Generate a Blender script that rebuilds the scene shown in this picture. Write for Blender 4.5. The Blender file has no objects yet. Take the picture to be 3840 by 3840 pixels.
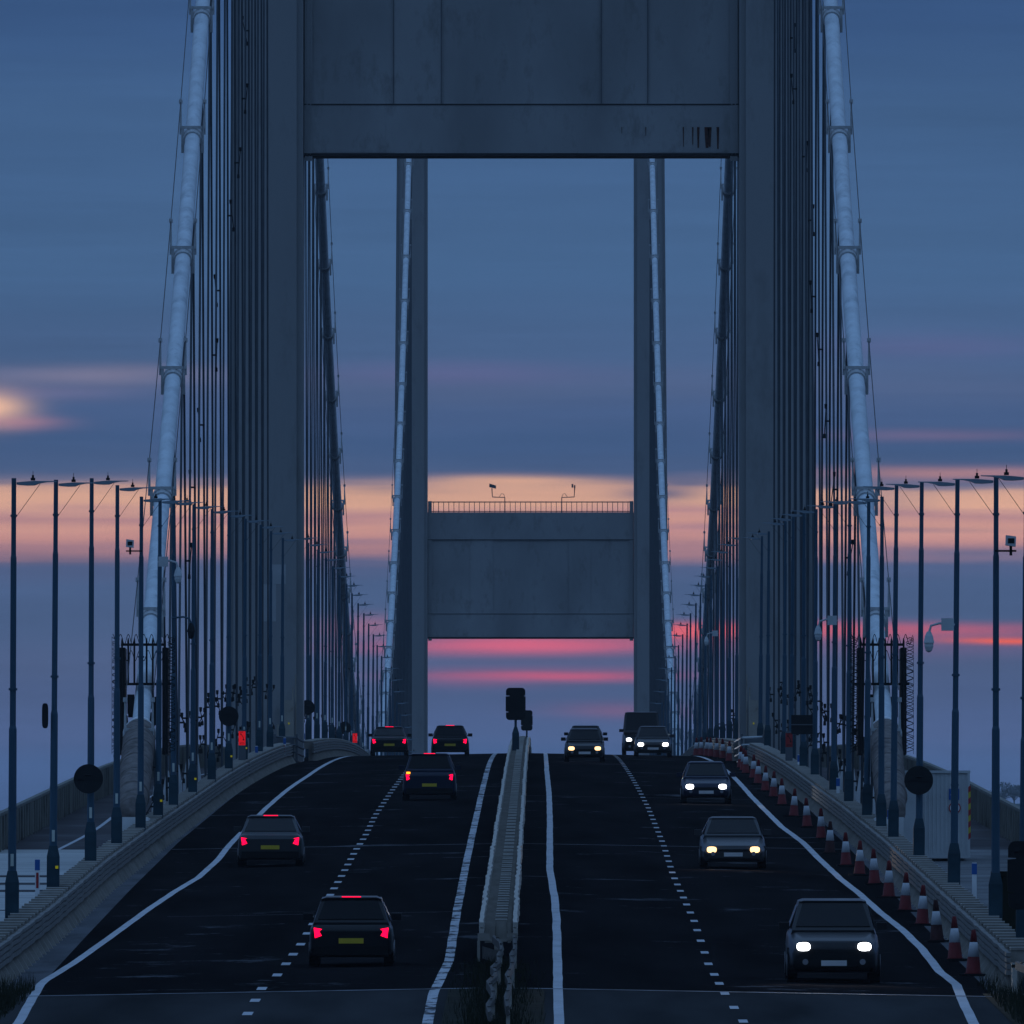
import bpy, math, random
from mathutils import Vector, Matrix
random.seed(7)
R = math.radians

# ------------------------------------------------------------------ scene, camera, sky
sc = bpy.context.scene
F, VX, VY = 72833.0, 2022.0, 4022.0          # focal length and vanishing point of the road, in 3840-px units
cam_d = bpy.data.cameras.new('camera')
cam = bpy.data.objects.new('camera', cam_d)
sc.collection.objects.link(cam)
sc.camera = cam
cam_d.sensor_width = 36.0
cam_d.lens = 36.0 * F / 3840.0
cam_d.clip_start = 5.0
cam_d.clip_end = 60000.0
look = Vector(((1920 - VX) / F, 1.0, (VY - 1920) / F))
cam.rotation_euler = look.to_track_quat('-Z', 'Y').to_euler()
cam.location = (0, 0, 0)

sc.view_settings.view_transform = 'Standard'
sc.view_settings.look = 'None'
sc.view_settings.gamma = 1.0
sc.view_settings.exposure = 0.0
sc.render.film_transparent = False


def lin(r, g, b, a=1.0):
    def c(v):
        v /= 255.0
        return v / 12.92 if v <= 0.04045 else ((v + 0.055) / 1.055) ** 2.4
    return (c(r), c(g), c(b), a)


def make_world():
    w = bpy.data.worlds.new('World')
    sc.world = w
    w.use_nodes = True
    nt = w.node_tree
    nt.nodes.clear()
    N = nt.nodes.new
    L = nt.links.new

    def M(op, a, b=None, c=None):
        n = N('ShaderNodeMath'); n.operation = op
        for i, v in enumerate((a, b, c)):
            if v is None:
                continue
            if hasattr(v, 'links'):
                L(v, n.inputs[i])
            else:
                n.inputs[i].default_value = v
        return n.outputs[0]
    tc = N('ShaderNodeTexCoord')
    sep = N('ShaderNodeSeparateXYZ')
    L(tc.outputs['Generated'], sep.inputs[0])
    x, y, z = sep.outputs
    az = M('ARCTAN2', x, y)
    el = M('ARCTAN2', z, M('SQRT', M('ADD', M('MULTIPLY', x, x), M('MULTIPLY', y, y))))

    def noise(sx, sy, det, off):
        cb = N('ShaderNodeCombineXYZ')
        L(M('MULTIPLY', az, sx), cb.inputs[0]); L(M('MULTIPLY', el, sy), cb.inputs[1]); cb.inputs[2].default_value = off
        n = N('ShaderNodeTexNoise'); n.inputs['Scale'].default_value = 1.0; n.inputs['Detail'].default_value = det
        L(cb.outputs[0], n.inputs['Vector'])
        return M('SUBTRACT', n.outputs['Fac'], 0.5)
    n1 = noise(55, 420, 3, 3.1)
    n2 = noise(30, 110, 2, 8.7)
    n3 = noise(70, 1500, 4, 1.7)
    elw = M('ADD', el, M('ADD', M('MULTIPLY', n1, 0.0011), M('MULTIPLY', n2, 0.0014)))
    elw = M('ADD', elw, M('MULTIPLY', n3, 0.0008))
    ramp = N('ShaderNodeValToRGB')
    L(M('DIVIDE', elw, 0.07), ramp.inputs[0])
    cr = ramp.color_ramp
    cr.interpolation = 'EASE'
    stops = [(4300, (50, 66, 94)), (3500, (56, 80, 118)), (3050, (74, 101, 148)), (2880, (78, 104, 152)), (2720, (84, 103, 148)),
             (2600, (82, 99, 140)), (2480, (82, 98, 136)), (2330, (78, 98, 136)), (2200, (78, 99, 138)), (2125, (84, 98, 136)),
             (2060, (176, 130, 138)), (2010, (210, 150, 142)), (1960, (222, 162, 146)), (1930, (196, 144, 144)), (1890, (232, 176, 148)),
             (1845, (228, 174, 148)), (1795, (112, 112, 140)), (1760, (74, 95, 134)), (1650, (66, 91, 132)), (1540, (73, 96, 138)),
             (1430, (82, 101, 140)), (1330, (73, 99, 139)), (1000, (70, 102, 143)), (500, (67, 99, 141)), (0, (56, 86, 130)), (-700, (46, 75, 124))]
    pts = sorted([((VY - yy) / F / 0.07, c) for yy, c in stops])
    pts = [(max(0.0, min(1.0, p)), c) for p, c in pts]
    while len(cr.elements) < len(pts):
        cr.elements.new(0.5)
    for e, (p, c) in zip(cr.elements, pts):
        e.position = p
    for e, (p, c) in zip(cr.elements, pts):
        e.color = lin(*c)
    col = ramp.outputs[0]
    el2 = M('ADD', el, M('ADD', M('MULTIPLY', n1, 0.0006), M('MULTIPLY', n3, 0.0002)))

    def blob(px, py, sx, sy, c, amt):
        nonlocal col
        a = M('DIVIDE', M('SUBTRACT', az, (px - VX) / F), sx / F)
        b = M('DIVIDE', M('SUBTRACT', el2, (VY - py) / F), sy / F)
        g = M('EXPONENT', M('MULTIPLY', M('ADD', M('MULTIPLY', a, a), M('MULTIPLY', b, b)), -1.0))
        mx = N('ShaderNodeMix'); mx.data_type = 'RGBA'
        L(M('MULTIPLY', g, amt), mx.inputs[0]); L(col, mx.inputs[6]); mx.inputs[7].default_value = lin(*c)
        col = mx.outputs[2]
    blob(1990, 2425, 520, 28, (236, 104, 130), 0.95)
    blob(3300, 2425, 900, 40, (150, 100, 138), 0.35)
    blob(2150, 2500, 600, 16, (120, 100, 140), 0.6)
    blob(2050, 2535, 420, 20, (226, 98, 128), 0.85)
    blob(1800, 2552, 260, 30, (160, 100, 138), 0.5)
    blob(2350, 2665, 260, 30, (150, 100, 135), 0.55)
    blob(1360, 2350, 170, 40, (190, 120, 145), 0.55)
    blob(2570, 2372, 190, 26, (255, 100, 92), 1.0)
    blob(2800, 2372, 700, 30, (238, 106, 120), 0.9)
    blob(3780, 2400, 210, 14, (255, 106, 82), 1.0)
    blob(3500, 2360, 500, 22, (215, 100, 120), 0.6)
    blob(-40, 1530, 130, 62, (255, 200, 165), 0.95)
    blob(60, 1590, 160, 26, (200, 140, 150), 0.5)
    blob(350, 1405, 420, 34, (150, 138, 160), 0.5)
    blob(200, 1470, 300, 30, (130, 120, 155), 0.35)
    blob(1930, 1808, 330, 26, (236, 180, 150), 0.9)
    blob(2470, 1855, 150, 30, (86, 96, 132), 0.85)
    blob(3300, 1880, 200, 60, (150, 128, 142), 0.45)
    blob(3650, 2075, 500, 30, (92, 104, 140), 0.7)
    blob(300, 1905, 260, 16, (196, 146, 146), 0.6)
    blob(2700, 1985, 300, 16, (170, 128, 144), 0.6)
    blob(1300, 2030, 260, 14, (150, 120, 142), 0.6)
    blob(3300, 1985, 420, 10, (150, 122, 140), 0.55)
    blob(2560, 1810, 140, 26, (92, 100, 134), 0.7)
    blob(900, 1960, 600, 14, (176, 128, 142), 0.5)
    blob(3600, 1775, 520, 22, (196, 140, 140), 0.75)
    blob(3500, 1635, 500, 24, (130, 108, 140), 0.5)
    blob(3500, 1300, 500, 50, (100, 98, 145), 0.4)
    blob(1700, 1400, 500, 40, (106, 104, 150), 0.5)
    n4 = noise(120, 2600, 5, 5.5)
    n5 = noise(22, 340, 4, 2.2)
    gain = M('ADD', 1.0, M('ADD', M('MULTIPLY', n4, 0.16), M('MULTIPLY', n5, 0.34)))
    vm = N('ShaderNodeVectorMath'); vm.operation = 'SCALE'
    L(col, vm.inputs[0]); L(gain, vm.inputs['Scale'])
    col = vm.outputs[0]
    # the dome above the picture: brighter blue towards the zenith lights the scene from above
    # the eastern sky behind the camera is already dark near the horizon
    em = N('ShaderNodeMapRange'); em.inputs['From Min'].default_value = 0.35; em.inputs['From Max'].default_value = -0.45
    L(y, em.inputs['Value'])
    ea = N('ShaderNodeMix'); ea.data_type = 'RGBA'
    L(em.outputs[0], ea.inputs[0]); L(col, ea.inputs[6]); ea.inputs[7].default_value = (0.020, 0.040, 0.085, 1)
    col = ea.outputs[2]
    hi = N('ShaderNodeMix'); hi.data_type = 'RGBA'
    mr = N('ShaderNodeMapRange'); mr.inputs['From Min'].default_value = 0.07; mr.inputs['From Max'].default_value = 0.55
    L(el, mr.inputs['Value']); L(mr.outputs[0], hi.inputs[0])
    L(col, hi.inputs[6]); hi.inputs[7].default_value = (0.155, 0.30, 0.575, 1)
    sky = N('ShaderNodeTexSky'); sky.sky_type = 'NISHITA'; sky.sun_disc = False
    sky.sun_elevation = R(0.6); sky.sun_rotation = R(8); sky.altitude = 30
    add = N('ShaderNodeMix'); add.data_type = 'RGBA'; add.blend_type = 'ADD'; add.inputs[0].default_value = 0.02
    L(hi.outputs[2], add.inputs[6]); L(sky.outputs[0], add.inputs[7])
    bg = N('ShaderNodeBackground'); bg.inputs['Strength'].default_value = 1.0
    out = N('ShaderNodeOutputWorld')
    fin = N('ShaderNodeMix'); fin.data_type = 'RGBA'      # the daylight model only adds to the dome above the cloud banks
    L(mr.outputs[0], fin.inputs[0]); L(hi.outputs[2], fin.inputs[6]); L(add.outputs[2], fin.inputs[7])
    L(fin.outputs[2], bg.inputs[0]); L(bg.outputs[0], out.inputs[0])


make_world()
C = sc.collection.objects


# ------------------------------------------------------------------ road geometry (metres, camera at z = 0)
def slope(d):
    if d <= 700: return .0264
    if d <= 887: return .0264 - .0057 * (d - 700) / 187
    return .0207 * (1381 - d) / 494


_Z = [0.0]
for _i in range(1, 2400):
    _Z.append(_Z[-1] + slope(_i))
_off = 6.86 - _Z[582]


def zc(d):
    d = max(0, min(2398, d)); i = int(d); t = d - i
    return _Z[i] * (1 - t) + _Z[i + 1] * t + _off


BC = -0.82                                    # bridge centre line


def zr(X, d):
    return zc(d) - .018 * abs(X - BC)


D1, D2 = 887.0, 1875.0
CX = 11.43
SEA = -34.0


def cable_z(d):
    if d <= D1:
        t = d - 703.64
        return 38.15 + .2924 * t + .00033 * t * t - max(0, (d - 703.64)) / 183.4 * 0.9
    if d <= D2:
        return 20.9 + 81.2 * ((d - (D1 + 494)) / 494) ** 2
    t = 1875 + 183.36 - d
    return 38.15 + .2924 * t + .00033 * t * t - max(0, t) / 183.4 * 0.9


# ------------------------------------------------------------------ materials
def mat(name, col, rough=0.7, spec=0.25, metal=0.0, var=0.15, scale=1.5, stretch=(1, 1, 1), dirt=None, dirt_amt=0.0,
        dirt_scale=0.6, bump=0.0, emit=None, estr=0.0, coat=0.0):
    m = bpy.data.materials.new(name); m.use_nodes = True
    nt = m.node_tree; b = nt.nodes['Principled BSDF']
    b.inputs['Roughness'].default_value = rough
    b.inputs['Specular IOR Level'].default_value = spec
    b.inputs['Metallic'].default_value = metal
    if coat: b.inputs['Coat Weight'].default_value = coat
    tc = nt.nodes.new('ShaderNodeTexCoord'); mp = nt.nodes.new('ShaderNodeMapping')
    mp.inputs['Scale'].default_value = stretch
    nt.links.new(tc.outputs['Object'], mp.inputs[0])
    n = nt.nodes.new('ShaderNodeTexNoise'); n.inputs['Scale'].default_value = scale; n.inputs['Detail'].default_value = 6
    nt.links.new(mp.outputs[0], n.inputs['Vector'])
    rp = nt.nodes.new('ShaderNodeValToRGB')
    rp.color_ramp.elements[0].position = 0.3; rp.color_ramp.elements[1].position = 0.72
    lo = [c * (1 - var) for c in col[:3]]; hi = [min(1, c * (1 + var)) for c in col[:3]]
    rp.color_ramp.elements[0].color = (*lo, 1); rp.color_ramp.elements[1].color = (*hi, 1)
    nt.links.new(n.outputs['Fac'], rp.inputs[0])
    out = rp.outputs[0]
    if dirt:
        n2 = nt.nodes.new('ShaderNodeTexNoise'); n2.inputs['Scale'].default_value = dirt_scale; n2.inputs['Detail'].default_value = 8
        n2.inputs['Roughness'].default_value = 0.7
        nt.links.new(mp.outputs[0], n2.inputs['Vector'])
        r2 = nt.nodes.new('ShaderNodeValToRGB'); r2.color_ramp.elements[0].position = 0.52; r2.color_ramp.elements[1].position = 0.72
        r2.color_ramp.elements[1].color = (dirt_amt,) * 3 + (1,)
        nt.links.new(n2.outputs['Fac'], r2.inputs[0])
        mx = nt.nodes.new('ShaderNodeMix'); mx.data_type = 'RGBA'
        nt.links.new(r2.outputs[0], mx.inputs[0]); nt.links.new(out, mx.inputs[6]); mx.inputs[7].default_value = (*dirt[:3], 1)
        out = mx.outputs[2]
    nt.links.new(out, b.inputs['Base Color'])
    if bump:
        bp = nt.nodes.new('ShaderNodeBump'); bp.inputs['Strength'].default_value = bump; bp.inputs['Distance'].default_value = 0.05
        nt.links.new(n.outputs['Fac'], bp.inputs['Height']); nt.links.new(bp.outputs[0], b.inputs['Normal'])
    if emit:
        b.inputs['Emission Color'].default_value = (*emit[:3], 1); b.inputs['Emission Strength'].default_value = estr
    return m


M = {}
M['steel'] = mat('tower_paint', (.29, .30, .305), .75, .2, var=.07, scale=.25, stretch=(1, 1, .35), dirt=(.10, .10, .095), dirt_amt=.5, dirt_scale=.5)
M['beam'] = mat('beam_paint', (.285, .295, .30), .75, .2, var=.16, scale=.45, stretch=(1, 1, .45), dirt=(.13, .13, .12), dirt_amt=.65, dirt_scale=.9)
M['patch'] = mat('pale_patch', (.40, .42, .43), .8, .15, var=.1)
M['soffit'] = mat('dark_edge', (.03, .03, .032), .8, .1)
M['rust'] = mat('rust', (.07, .035, .028), .9, .05, var=.4, scale=6)
M['cable'] = mat('white_cable', (.56, .62, .66), .65, .2, var=.14, scale=2.2, stretch=(1, .5, .5), dirt=(.30, .35, .39), dirt_amt=.85, dirt_scale=1.6)
M['hanger'] = mat('hanger_wire', (.055, .07, .085), .6, .3, var=.2)
M['band'] = mat('cable_band', (.42, .44, .45), .6, .3, var=.15, scale=8)
M['rope'] = mat('rope', (.06, .06, .065), .7, .2)
M['post'] = mat('blue_post', (.030, .080, .125), .5, .3, var=.12, scale=2, stretch=(1, 1, .2), dirt=(.02, .035, .05), dirt_amt=.5, dirt_scale=2)
M['box'] = mat('post_base', (.014, .042, .060), .6, .2, var=.2, scale=3)
M['head'] = mat('lamp_head', (.14, .19, .23), .5, .3, var=.1)
M['black'] = mat('black_steel', (.012, .013, .015), .7, .15)
M['sign'] = mat('sign_back', (.018, .02, .023), .8, .1)
M['yellow'] = mat('glowing_yellow_plate', (.75, .62, .02), .5, .2, emit=(.75, .62, .0), estr=.12)  # faint glow put into the plate colour; the plates are no lamps
M['label'] = mat('white_plate', (.5, .55, .5), .5, .2)
M['barrier'] = mat('barrier_steel', (.42, .395, .35), .75, .15, var=.12, scale=3, dirt=(.2, .18, .15), dirt_amt=.5, dirt_scale=2.2)
M['strand'] = mat('weathered_strand', (.11, .105, .10), .85, .1, var=.3, scale=6, dirt=(.07, .065, .06), dirt_amt=.7, dirt_scale=3)
M['plate'] = mat('barrier_top_lit', (.60, .58, .53), .7, .2, var=.12, scale=3)  # same steel as the fronts, painted paler for sky light on the tops
M['face'] = mat('barrier_face_shaded', (.27, .25, .22), .8, .1, var=.15, scale=3, dirt=(.14, .12, .10), dirt_amt=.5, dirt_scale=2)  # same steel as the tops, painted darker for the shade on the fronts
M['rail'] = mat('barrier_rail', (.19, .185, .175), .8, .1, var=.2, scale=3, dirt=(.05, .045, .04), dirt_amt=.7, dirt_scale=1.5)
M['concrete'] = mat('concrete', (.40, .41, .40), .9, .1, var=.12, scale=.5, stretch=(.5, 1, 1), dirt=(.20, .21, .22), dirt_amt=.7, dirt_scale=.35)
M['white_block'] = mat('white_block', (.6, .62, .62), .9, .1, var=.15, scale=1.5, dirt=(.3, .3, .3), dirt_amt=.5)
M['parapet'] = mat('parapet', (.19, .19, .17), .85, .1, var=.3, scale=2, stretch=(1, 1, .3), dirt=(.03, .03, .028), dirt_amt=.9, dirt_scale=1.1)
M['path'] = mat('path_asphalt', (.060, .056, .060), .95, .05, var=.3, scale=.8, stretch=(.3, .12, 1), dirt=(.16, .17, .18), dirt_amt=.5, dirt_scale=.5)
M['wrap'] = mat('wrap', (.17, .15, .14), .95, .05, var=.35, scale=4, dirt=(.05, .045, .045), dirt_amt=.9, dirt_scale=1.2)
M['wrapdark'] = mat('wrap_dark', (.07, .065, .065), .95, .05, var=.2, scale=3)
M['white'] = mat('white_cover', (.72, .74, .75), .7, .2, var=.1)
M['cone_red'] = mat('cone_red', (.13, .014, .016), .7, .2, var=.2, scale=4)
M['cone_dirty'] = mat('cone_dirty', (.045, .018, .018), .85, .1, var=.3, scale=4)
M['cone_white'] = mat('cone_sleeve', (.52, .54, .57), .5, .3, var=.08, scale=5, dirt=(.3, .3, .32), dirt_amt=.4, dirt_scale=6)
M['rubber'] = mat('black_rubber', (.012, .012, .013), .85, .1)
M['cabin'] = mat('cabin_wall', (.50, .53, .54), .7, .2, var=.06, scale=1, dirt=(.34, .36, .36), dirt_amt=.5, dirt_scale=1.5)
M['cam'] = mat('camera_white', (.5, .54, .56), .5, .3)
M['blue'] = mat('blue_sign', (.02, .10, .33), .6, .2)
M['red'] = mat('red_paint', (.35, .03, .03), .6, .2)
M['ylw'] = mat('yellow_paint', (.5, .42, .05), .6, .2)
M['sos'] = mat('sos_lit', (.4, .02, .02), .5, .2, emit=(1.0, .012, .02), estr=.42)
M['sosdim'] = mat('sos_unlit', (.35, .03, .03), .6, .2)
M['ink'] = mat('ink', (.01, .01, .01), .8, .1)
M['grey'] = mat('grey_box', (.10, .115, .13), .7, .2)
M['beige'] = mat('beige_cabinet', (.33, .31, .27), .8, .1, var=.15, dirt=(.12, .08, .06), dirt_amt=.6, dirt_scale=3)
M['water'] = mat('water', (.015, .025, .035), .35, .4, var=.1, bump=.2, scale=.3)
M['ground'] = mat('ground', (.016, .018, .012), .95, .05, var=.4, scale=.6)
M['hill'] = mat('hill', (.06, .085, .07), .95, .05, var=.2, scale=.01)
M['leaf'] = mat('grass_blade', (.022, .026, .015), .9, .05, var=.4, scale=2)
M['line'] = mat('road_paint', (.44, .46, .49), .8, .1, var=.10, scale=1.5, stretch=(1, .25, 1), dirt=(.22, .23, .24), dirt_amt=.5, dirt_scale=1.2)


def worn_line():
    """paint with chipped gaps where the asphalt shows"""
    m = mat('worn_paint', (.46, .48, .51), .8, .1, var=.12, scale=1.5, stretch=(1, .25, 1), dirt=(.035, .035, .038), dirt_amt=1.0, dirt_scale=.9)
    return m


M['worn'] = worn_line()
_r = [n for n in M['worn'].node_tree.nodes if n.type == 'VALTORGB'][1]
_r.color_ramp.elements[0].position = .50; _r.color_ramp.elements[1].position = .56
[n for n in M['worn'].node_tree.nodes if n.type == 'TEX_NOISE'][1].inputs['Scale'].default_value = 1.6


def asphalt(name, base, patch, thr):
    """matt asphalt with a few damp streaks across the lanes, their sky sheen painted as paler colour"""
    m = bpy.data.materials.new(name); m.use_nodes = True
    nt = m.node_tree; b = nt.nodes['Principled BSDF']
    N = nt.nodes.new; L = nt.links.new
    tc = N('ShaderNodeTexCoord')
    n0 = N('ShaderNodeTexNoise'); n0.inputs['Scale'].default_value = .35; n0.inputs['Detail'].default_value = 6
    mp0 = N('ShaderNodeMapping'); mp0.inputs['Scale'].default_value = (1.6, .10, 1)
    L(tc.outputs['Object'], mp0.inputs[0]); L(mp0.outputs[0], n0.inputs['Vector'])
    rp = N('ShaderNodeValToRGB'); rp.color_ramp.elements[0].position = .3; rp.color_ramp.elements[1].position = .75
    rp.color_ramp.elements[0].color = (*[c * .62 for c in base], 1); rp.color_ramp.elements[1].color = (*[c * 1.35 for c in base], 1)
    L(n0.outputs['Fac'], rp.inputs[0])
    mp = N('ShaderNodeMapping'); mp.inputs['Scale'].default_value = (.28, .16, 1)
    n = N('ShaderNodeTexNoise'); n.inputs['Scale'].default_value = 1.0; n.inputs['Detail'].default_value = 7; n.inputs['Roughness'].default_value = .75
    L(tc.outputs['Object'], mp.inputs[0]); L(mp.outputs[0], n.inputs['Vector'])
    r2 = N('ShaderNodeValToRGB'); r2.color_ramp.elements[0].position = thr; r2.color_ramp.elements[1].position = thr + .05
    L(n.outputs['Fac'], r2.inputs[0])
    mx = N('ShaderNodeMix'); mx.data_type = 'RGBA'
    L(r2.outputs[0], mx.inputs[0]); L(rp.outputs[0], mx.inputs[6]); mx.inputs[7].default_value = (*patch, 1)  # paler patch colour stands in for sky reflected on the streaks
    L(mx.outputs[2], b.inputs['Base Color'])
    b.inputs['Roughness'].default_value = .95
    b.inputs['Specular IOR Level'].default_value = .0
    return m


M['asphalt'] = asphalt('asphalt', (.012, .0115, .013), (.075, .08, .09), .60)
M['slab2'] = mat('worn_slab', (.15, .155, .16), .95, .05, var=.4, scale=1.2, stretch=(.25, .2, 1), dirt=(.06, .062, .066), dirt_amt=.8, dirt_scale=.8)
M['old_asphalt'] = asphalt('old_asphalt', (.038, .040, .043), (.09, .09, .10), .70)
M['gutter'] = mat('gutter', (.10, .105, .115), .95, .05, var=.3, scale=.7, stretch=(1, .15, 1), dirt=(.03, .03, .03), dirt_amt=.7, dirt_scale=1)
M['joint'] = mat('joint_metal', (.16, .17, .19), .8, .1, var=.5, scale=2)


# ------------------------------------------------------------------ mesh helpers
class MB:
    def __init__(s):
        s.v = []; s.f = []; s.mi = []; s.m = 0

    def quadbox(s, p8):
        i = len(s.v); s.v += [tuple(p) for p in p8]
        for q in ((0, 3, 2, 1), (4, 5, 6, 7), (0, 1, 5, 4), (1, 2, 6, 5), (2, 3, 7, 6), (3, 0, 4, 7)):
            s.f.append(tuple(i + k for k in q)); s.mi.append(s.m)

    def box(s, x0, x1, y0, y1, z0, z1):
        s.quadbox([(x0, y0, z0), (x1, y0, z0), (x1, y1, z0), (x0, y1, z0), (x0, y0, z1), (x1, y0, z1), (x1, y1, z1), (x0, y1, z1)])

    def tube(s, pts, r, n=8, cap=True):
        pts = [Vector(p) for p in pts]
        if not isinstance(r, (list, tuple)): r = [r] * len(pts)
        rings = []
        for k, p in enumerate(pts):
            a = pts[max(0, k - 1)]; b = pts[min(len(pts) - 1, k + 1)]
            t = (b - a)
            t = t.normalized() if t.length > 1e-9 else Vector((0, 0, 1))
            u = t.cross(Vector((0, 1, 0))) if abs(t.y) < .9 else t.cross(Vector((0, 0, 1)))
            u.normalize(); w = t.cross(u)
            i = len(s.v); rings.append(i)
            for j in range(n):
                an = 2 * math.pi * (j + .5) / n
                s.v.append(tuple(p + (u * math.cos(an) + w * math.sin(an)) * r[k]))
        for a, b in zip(rings, rings[1:]):
            for j in range(n):
                s.f.append((a + j, a + (j + 1) % n, b + (j + 1) % n, b + j)); s.mi.append(s.m)
        if cap:
            s.f.append(tuple(rings[0] + j for j in range(n))[::-1]); s.mi.append(s.m)
            s.f.append(tuple(rings[-1] + j for j in range(n))); s.mi.append(s.m)

    def disc(s, c, r, y0, y1, n=32, rz=None, power=2.0):
        """a plate facing the camera (axis along y); power > 2 gives a rounded rectangle"""
        rz = rz or r
        i = len(s.v)
        for yy in (y0, y1):
            for j in range(n):
                a = 2 * math.pi * j / n
                ca, sa = math.cos(a), math.sin(a)
                s.v.append((c[0] + r * math.copysign(abs(ca) ** (2 / power), ca), yy, c[2] + rz * math.copysign(abs(sa) ** (2 / power), sa)))
        s.f.append(tuple(i + j for j in range(n))); s.mi.append(s.m)
        s.f.append(tuple(i + n + j for j in range(n))[::-1]); s.mi.append(s.m)
        for j in range(n):
            k = (j + 1) % n
            s.f.append((i + j, i + n + j, i + n + k, i + k)); s.mi.append(s.m)

    def loft(s, secs):
        """secs: list of rings with the same number of points"""
        n = len(secs[0]); st = []
        for r in secs:
            st.append(len(s.v)); s.v += [tuple(p) for p in r]
        for a, b in zip(st, st[1:]):
            for j in range(n):
                s.f.append((a + j, a + (j + 1) % n, b + (j + 1) % n, b + j)); s.mi.append(s.m)
        s.f.append(tuple(st[0] + j for j in range(n))[::-1]); s.mi.append(s.m)
        s.f.append(tuple(st[-1] + j for j in range(n))); s.mi.append(s.m)

    def grid(s, rows):
        st = []
        for r in rows:
            st.append(len(s.v)); s.v += [tuple(p) for p in r]
        for a, b, ra in zip(st, st[1:], rows):
            for j in range(len(ra) - 1):
                s.f.append((a + j, a + j + 1, b + j + 1, b + j)); s.mi.append(s.m)

    def build(s, name, mats, parent=None, smooth=False, loc=None):
        me = bpy.data.meshes.new(name)
        vs = s.v
        if loc is not None:
            vs = [(a - loc[0], b - loc[1], c - loc[2]) for a, b, c in vs]
        me.from_pydata(vs, [], s.f)
        if not isinstance(mats, (list, tuple)): mats = [mats]
        for m in mats: me.materials.append(m)
        if len(mats) > 1: me.polygons.foreach_set('material_index', s.mi)
        if smooth: me.polygons.foreach_set('use_smooth', [True] * len(me.polygons))
        me.update()
        o = bpy.data.objects.new(name, me); C.link(o)
        if parent: o.parent = parent
        if loc is not None: o.location = loc
        return o


def tag(o, label=None, cat=None, group=None, kind=None):
    if label: o['label'] = label
    if cat: o['category'] = cat
    if group: o['group'] = group
    if kind: o['kind'] = kind
    return o


def thing(name, label, cat, loc=(0, 0, 0), group=None, rz=0):
    o = bpy.data.objects.new(name, None); C.link(o)
    o.location = loc; o.rotation_euler = (0, 0, rz)
    return tag(o, label, cat, group)


def copy_tree(o, parent=None):
    c = o.copy(); C.link(c); c.parent = parent
    for ch in list(o.children): copy_tree(ch, c)
    return c


ORD = ['first', 'second', 'third', 'fourth', 'fifth', 'sixth', 'seventh', 'eighth', 'ninth', 'tenth', 'eleventh', 'twelfth', 'thirteenth',
       'fourteenth', 'fifteenth', 'sixteenth', 'seventeenth', 'eighteenth', 'nineteenth', 'twentieth', 'twenty-first', 'twenty-second',
       'twenty-third', 'twenty-fourth', 'twenty-fifth', 'twenty-sixth', 'twenty-seventh', 'twenty-eighth', 'twenty-ninth', 'thirtieth']


def lerp_tab(tab, d):
    if d <= tab[0][0]: return tab[0][1]
    for (a, x), (b, y) in zip(tab, tab[1:]):
        if d <= b: return x + (y - x) * (d - a) / (b - a)
    return tab[-1][1]


def frange(a, b, st):
    n = max(1, int(round((b - a) / st)))
    return [a + (b - a) * i / n for i in range(n + 1)]


# ------------------------------------------------------------------ road surfaces and markings
def sheet(name, d0, d1, xs, m, dz=0.0, step=8, zf=None):
    mb = MB(); rows = []
    for d in frange(d0, d1, step):
        row = []
        for x in xs:
            X = lerp_tab(x, d) if isinstance(x, list) else x
            row.append((X, d, (zf(X, d) if zf else zr(X, d)) + dz))
        rows.append(row)
    mb.grid(rows)
    return tag(mb.build(name, m), kind='structure')


EDGE_L, EDGE_R = -11.75, 10.1
sheet('bridge_road', 386, 2250, [EDGE_L, -6, BC, 4, EDGE_R], M['asphalt'])
sheet('approach_road', 20, 386, [EDGE_L - .4, -6, BC, 4, EDGE_R + .3], M['old_asphalt'])
GL = [(360, -10.0), (405, -10.2), (450, -10.45), (510, -10.75), (600, -11.1), (700, -11.2), (900, -11.2)]
GR = [(360, 9.0), (405, 9.05), (450, 9.1), (510, 9.2), (600, 9.35), (700, 9.4), (900, 9.4)]
sheet('gutter', 386, 930, [EDGE_L + .1, GL], M['gutter'], .004)
sheet('gutter', 386, 930, [GR, EDGE_R - .1], M['gutter'], .004)


def line(name, tab, d0, d1, w, m, dz=.008, label=None):
    mb = MB(); rows = []
    for d in frange(d0, d1, 4):
        X = lerp_tab(tab, d)
        j = (random.random() - .5) * .014
        rows.append([(X - w / 2 + j, d, zr(X - w / 2, d) + dz), (X + w / 2 + j, d, zr(X + w / 2, d) + dz)])
    mb.grid(rows)
    return tag(mb.build(name, m), kind='structure')


LO = [(330, -9.5), (363, -9.73), (379, -9.95), (398, -10.19), (417, -10.0), (436, -9.89), (457, -9.79), (483, -9.67), (508, -9.49), (528, -9.28),
      (559, -9.26), (590, -9.4), (629, -9.45), (674, -9.52), (738, -9.48), (789, -9.38), (932, -9.45), (2200, -9.45)]
LI = [(330, -2.0), (357, -2.05), (381, -2.08), (398, -1.99), (415, -1.91), (438, -1.95), (469, -1.99), (534, -2.04), (627, -2.08), (743, -2.11), (855, -2.16), (2200, -2.2)]
RI = [(330, .35), (396, .38), (462, .41), (494, .38), (533, .29), (583, .32), (639, .35), (702, .36), (798, .31), (2200, .3)]
RO = [(330, 7.9), (363, 8.11), (382, 8.32), (396, 8.51), (409, 8.42), (431, 8.52), (453, 8.51), (478, 8.37), (506, 8.3), (525, 8.18), (563, 8.1), (594, 8.08),
      (629, 7.86), (678, 7.79), (711, 7.75), (799, 7.86), (2200, 7.9)]
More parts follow.
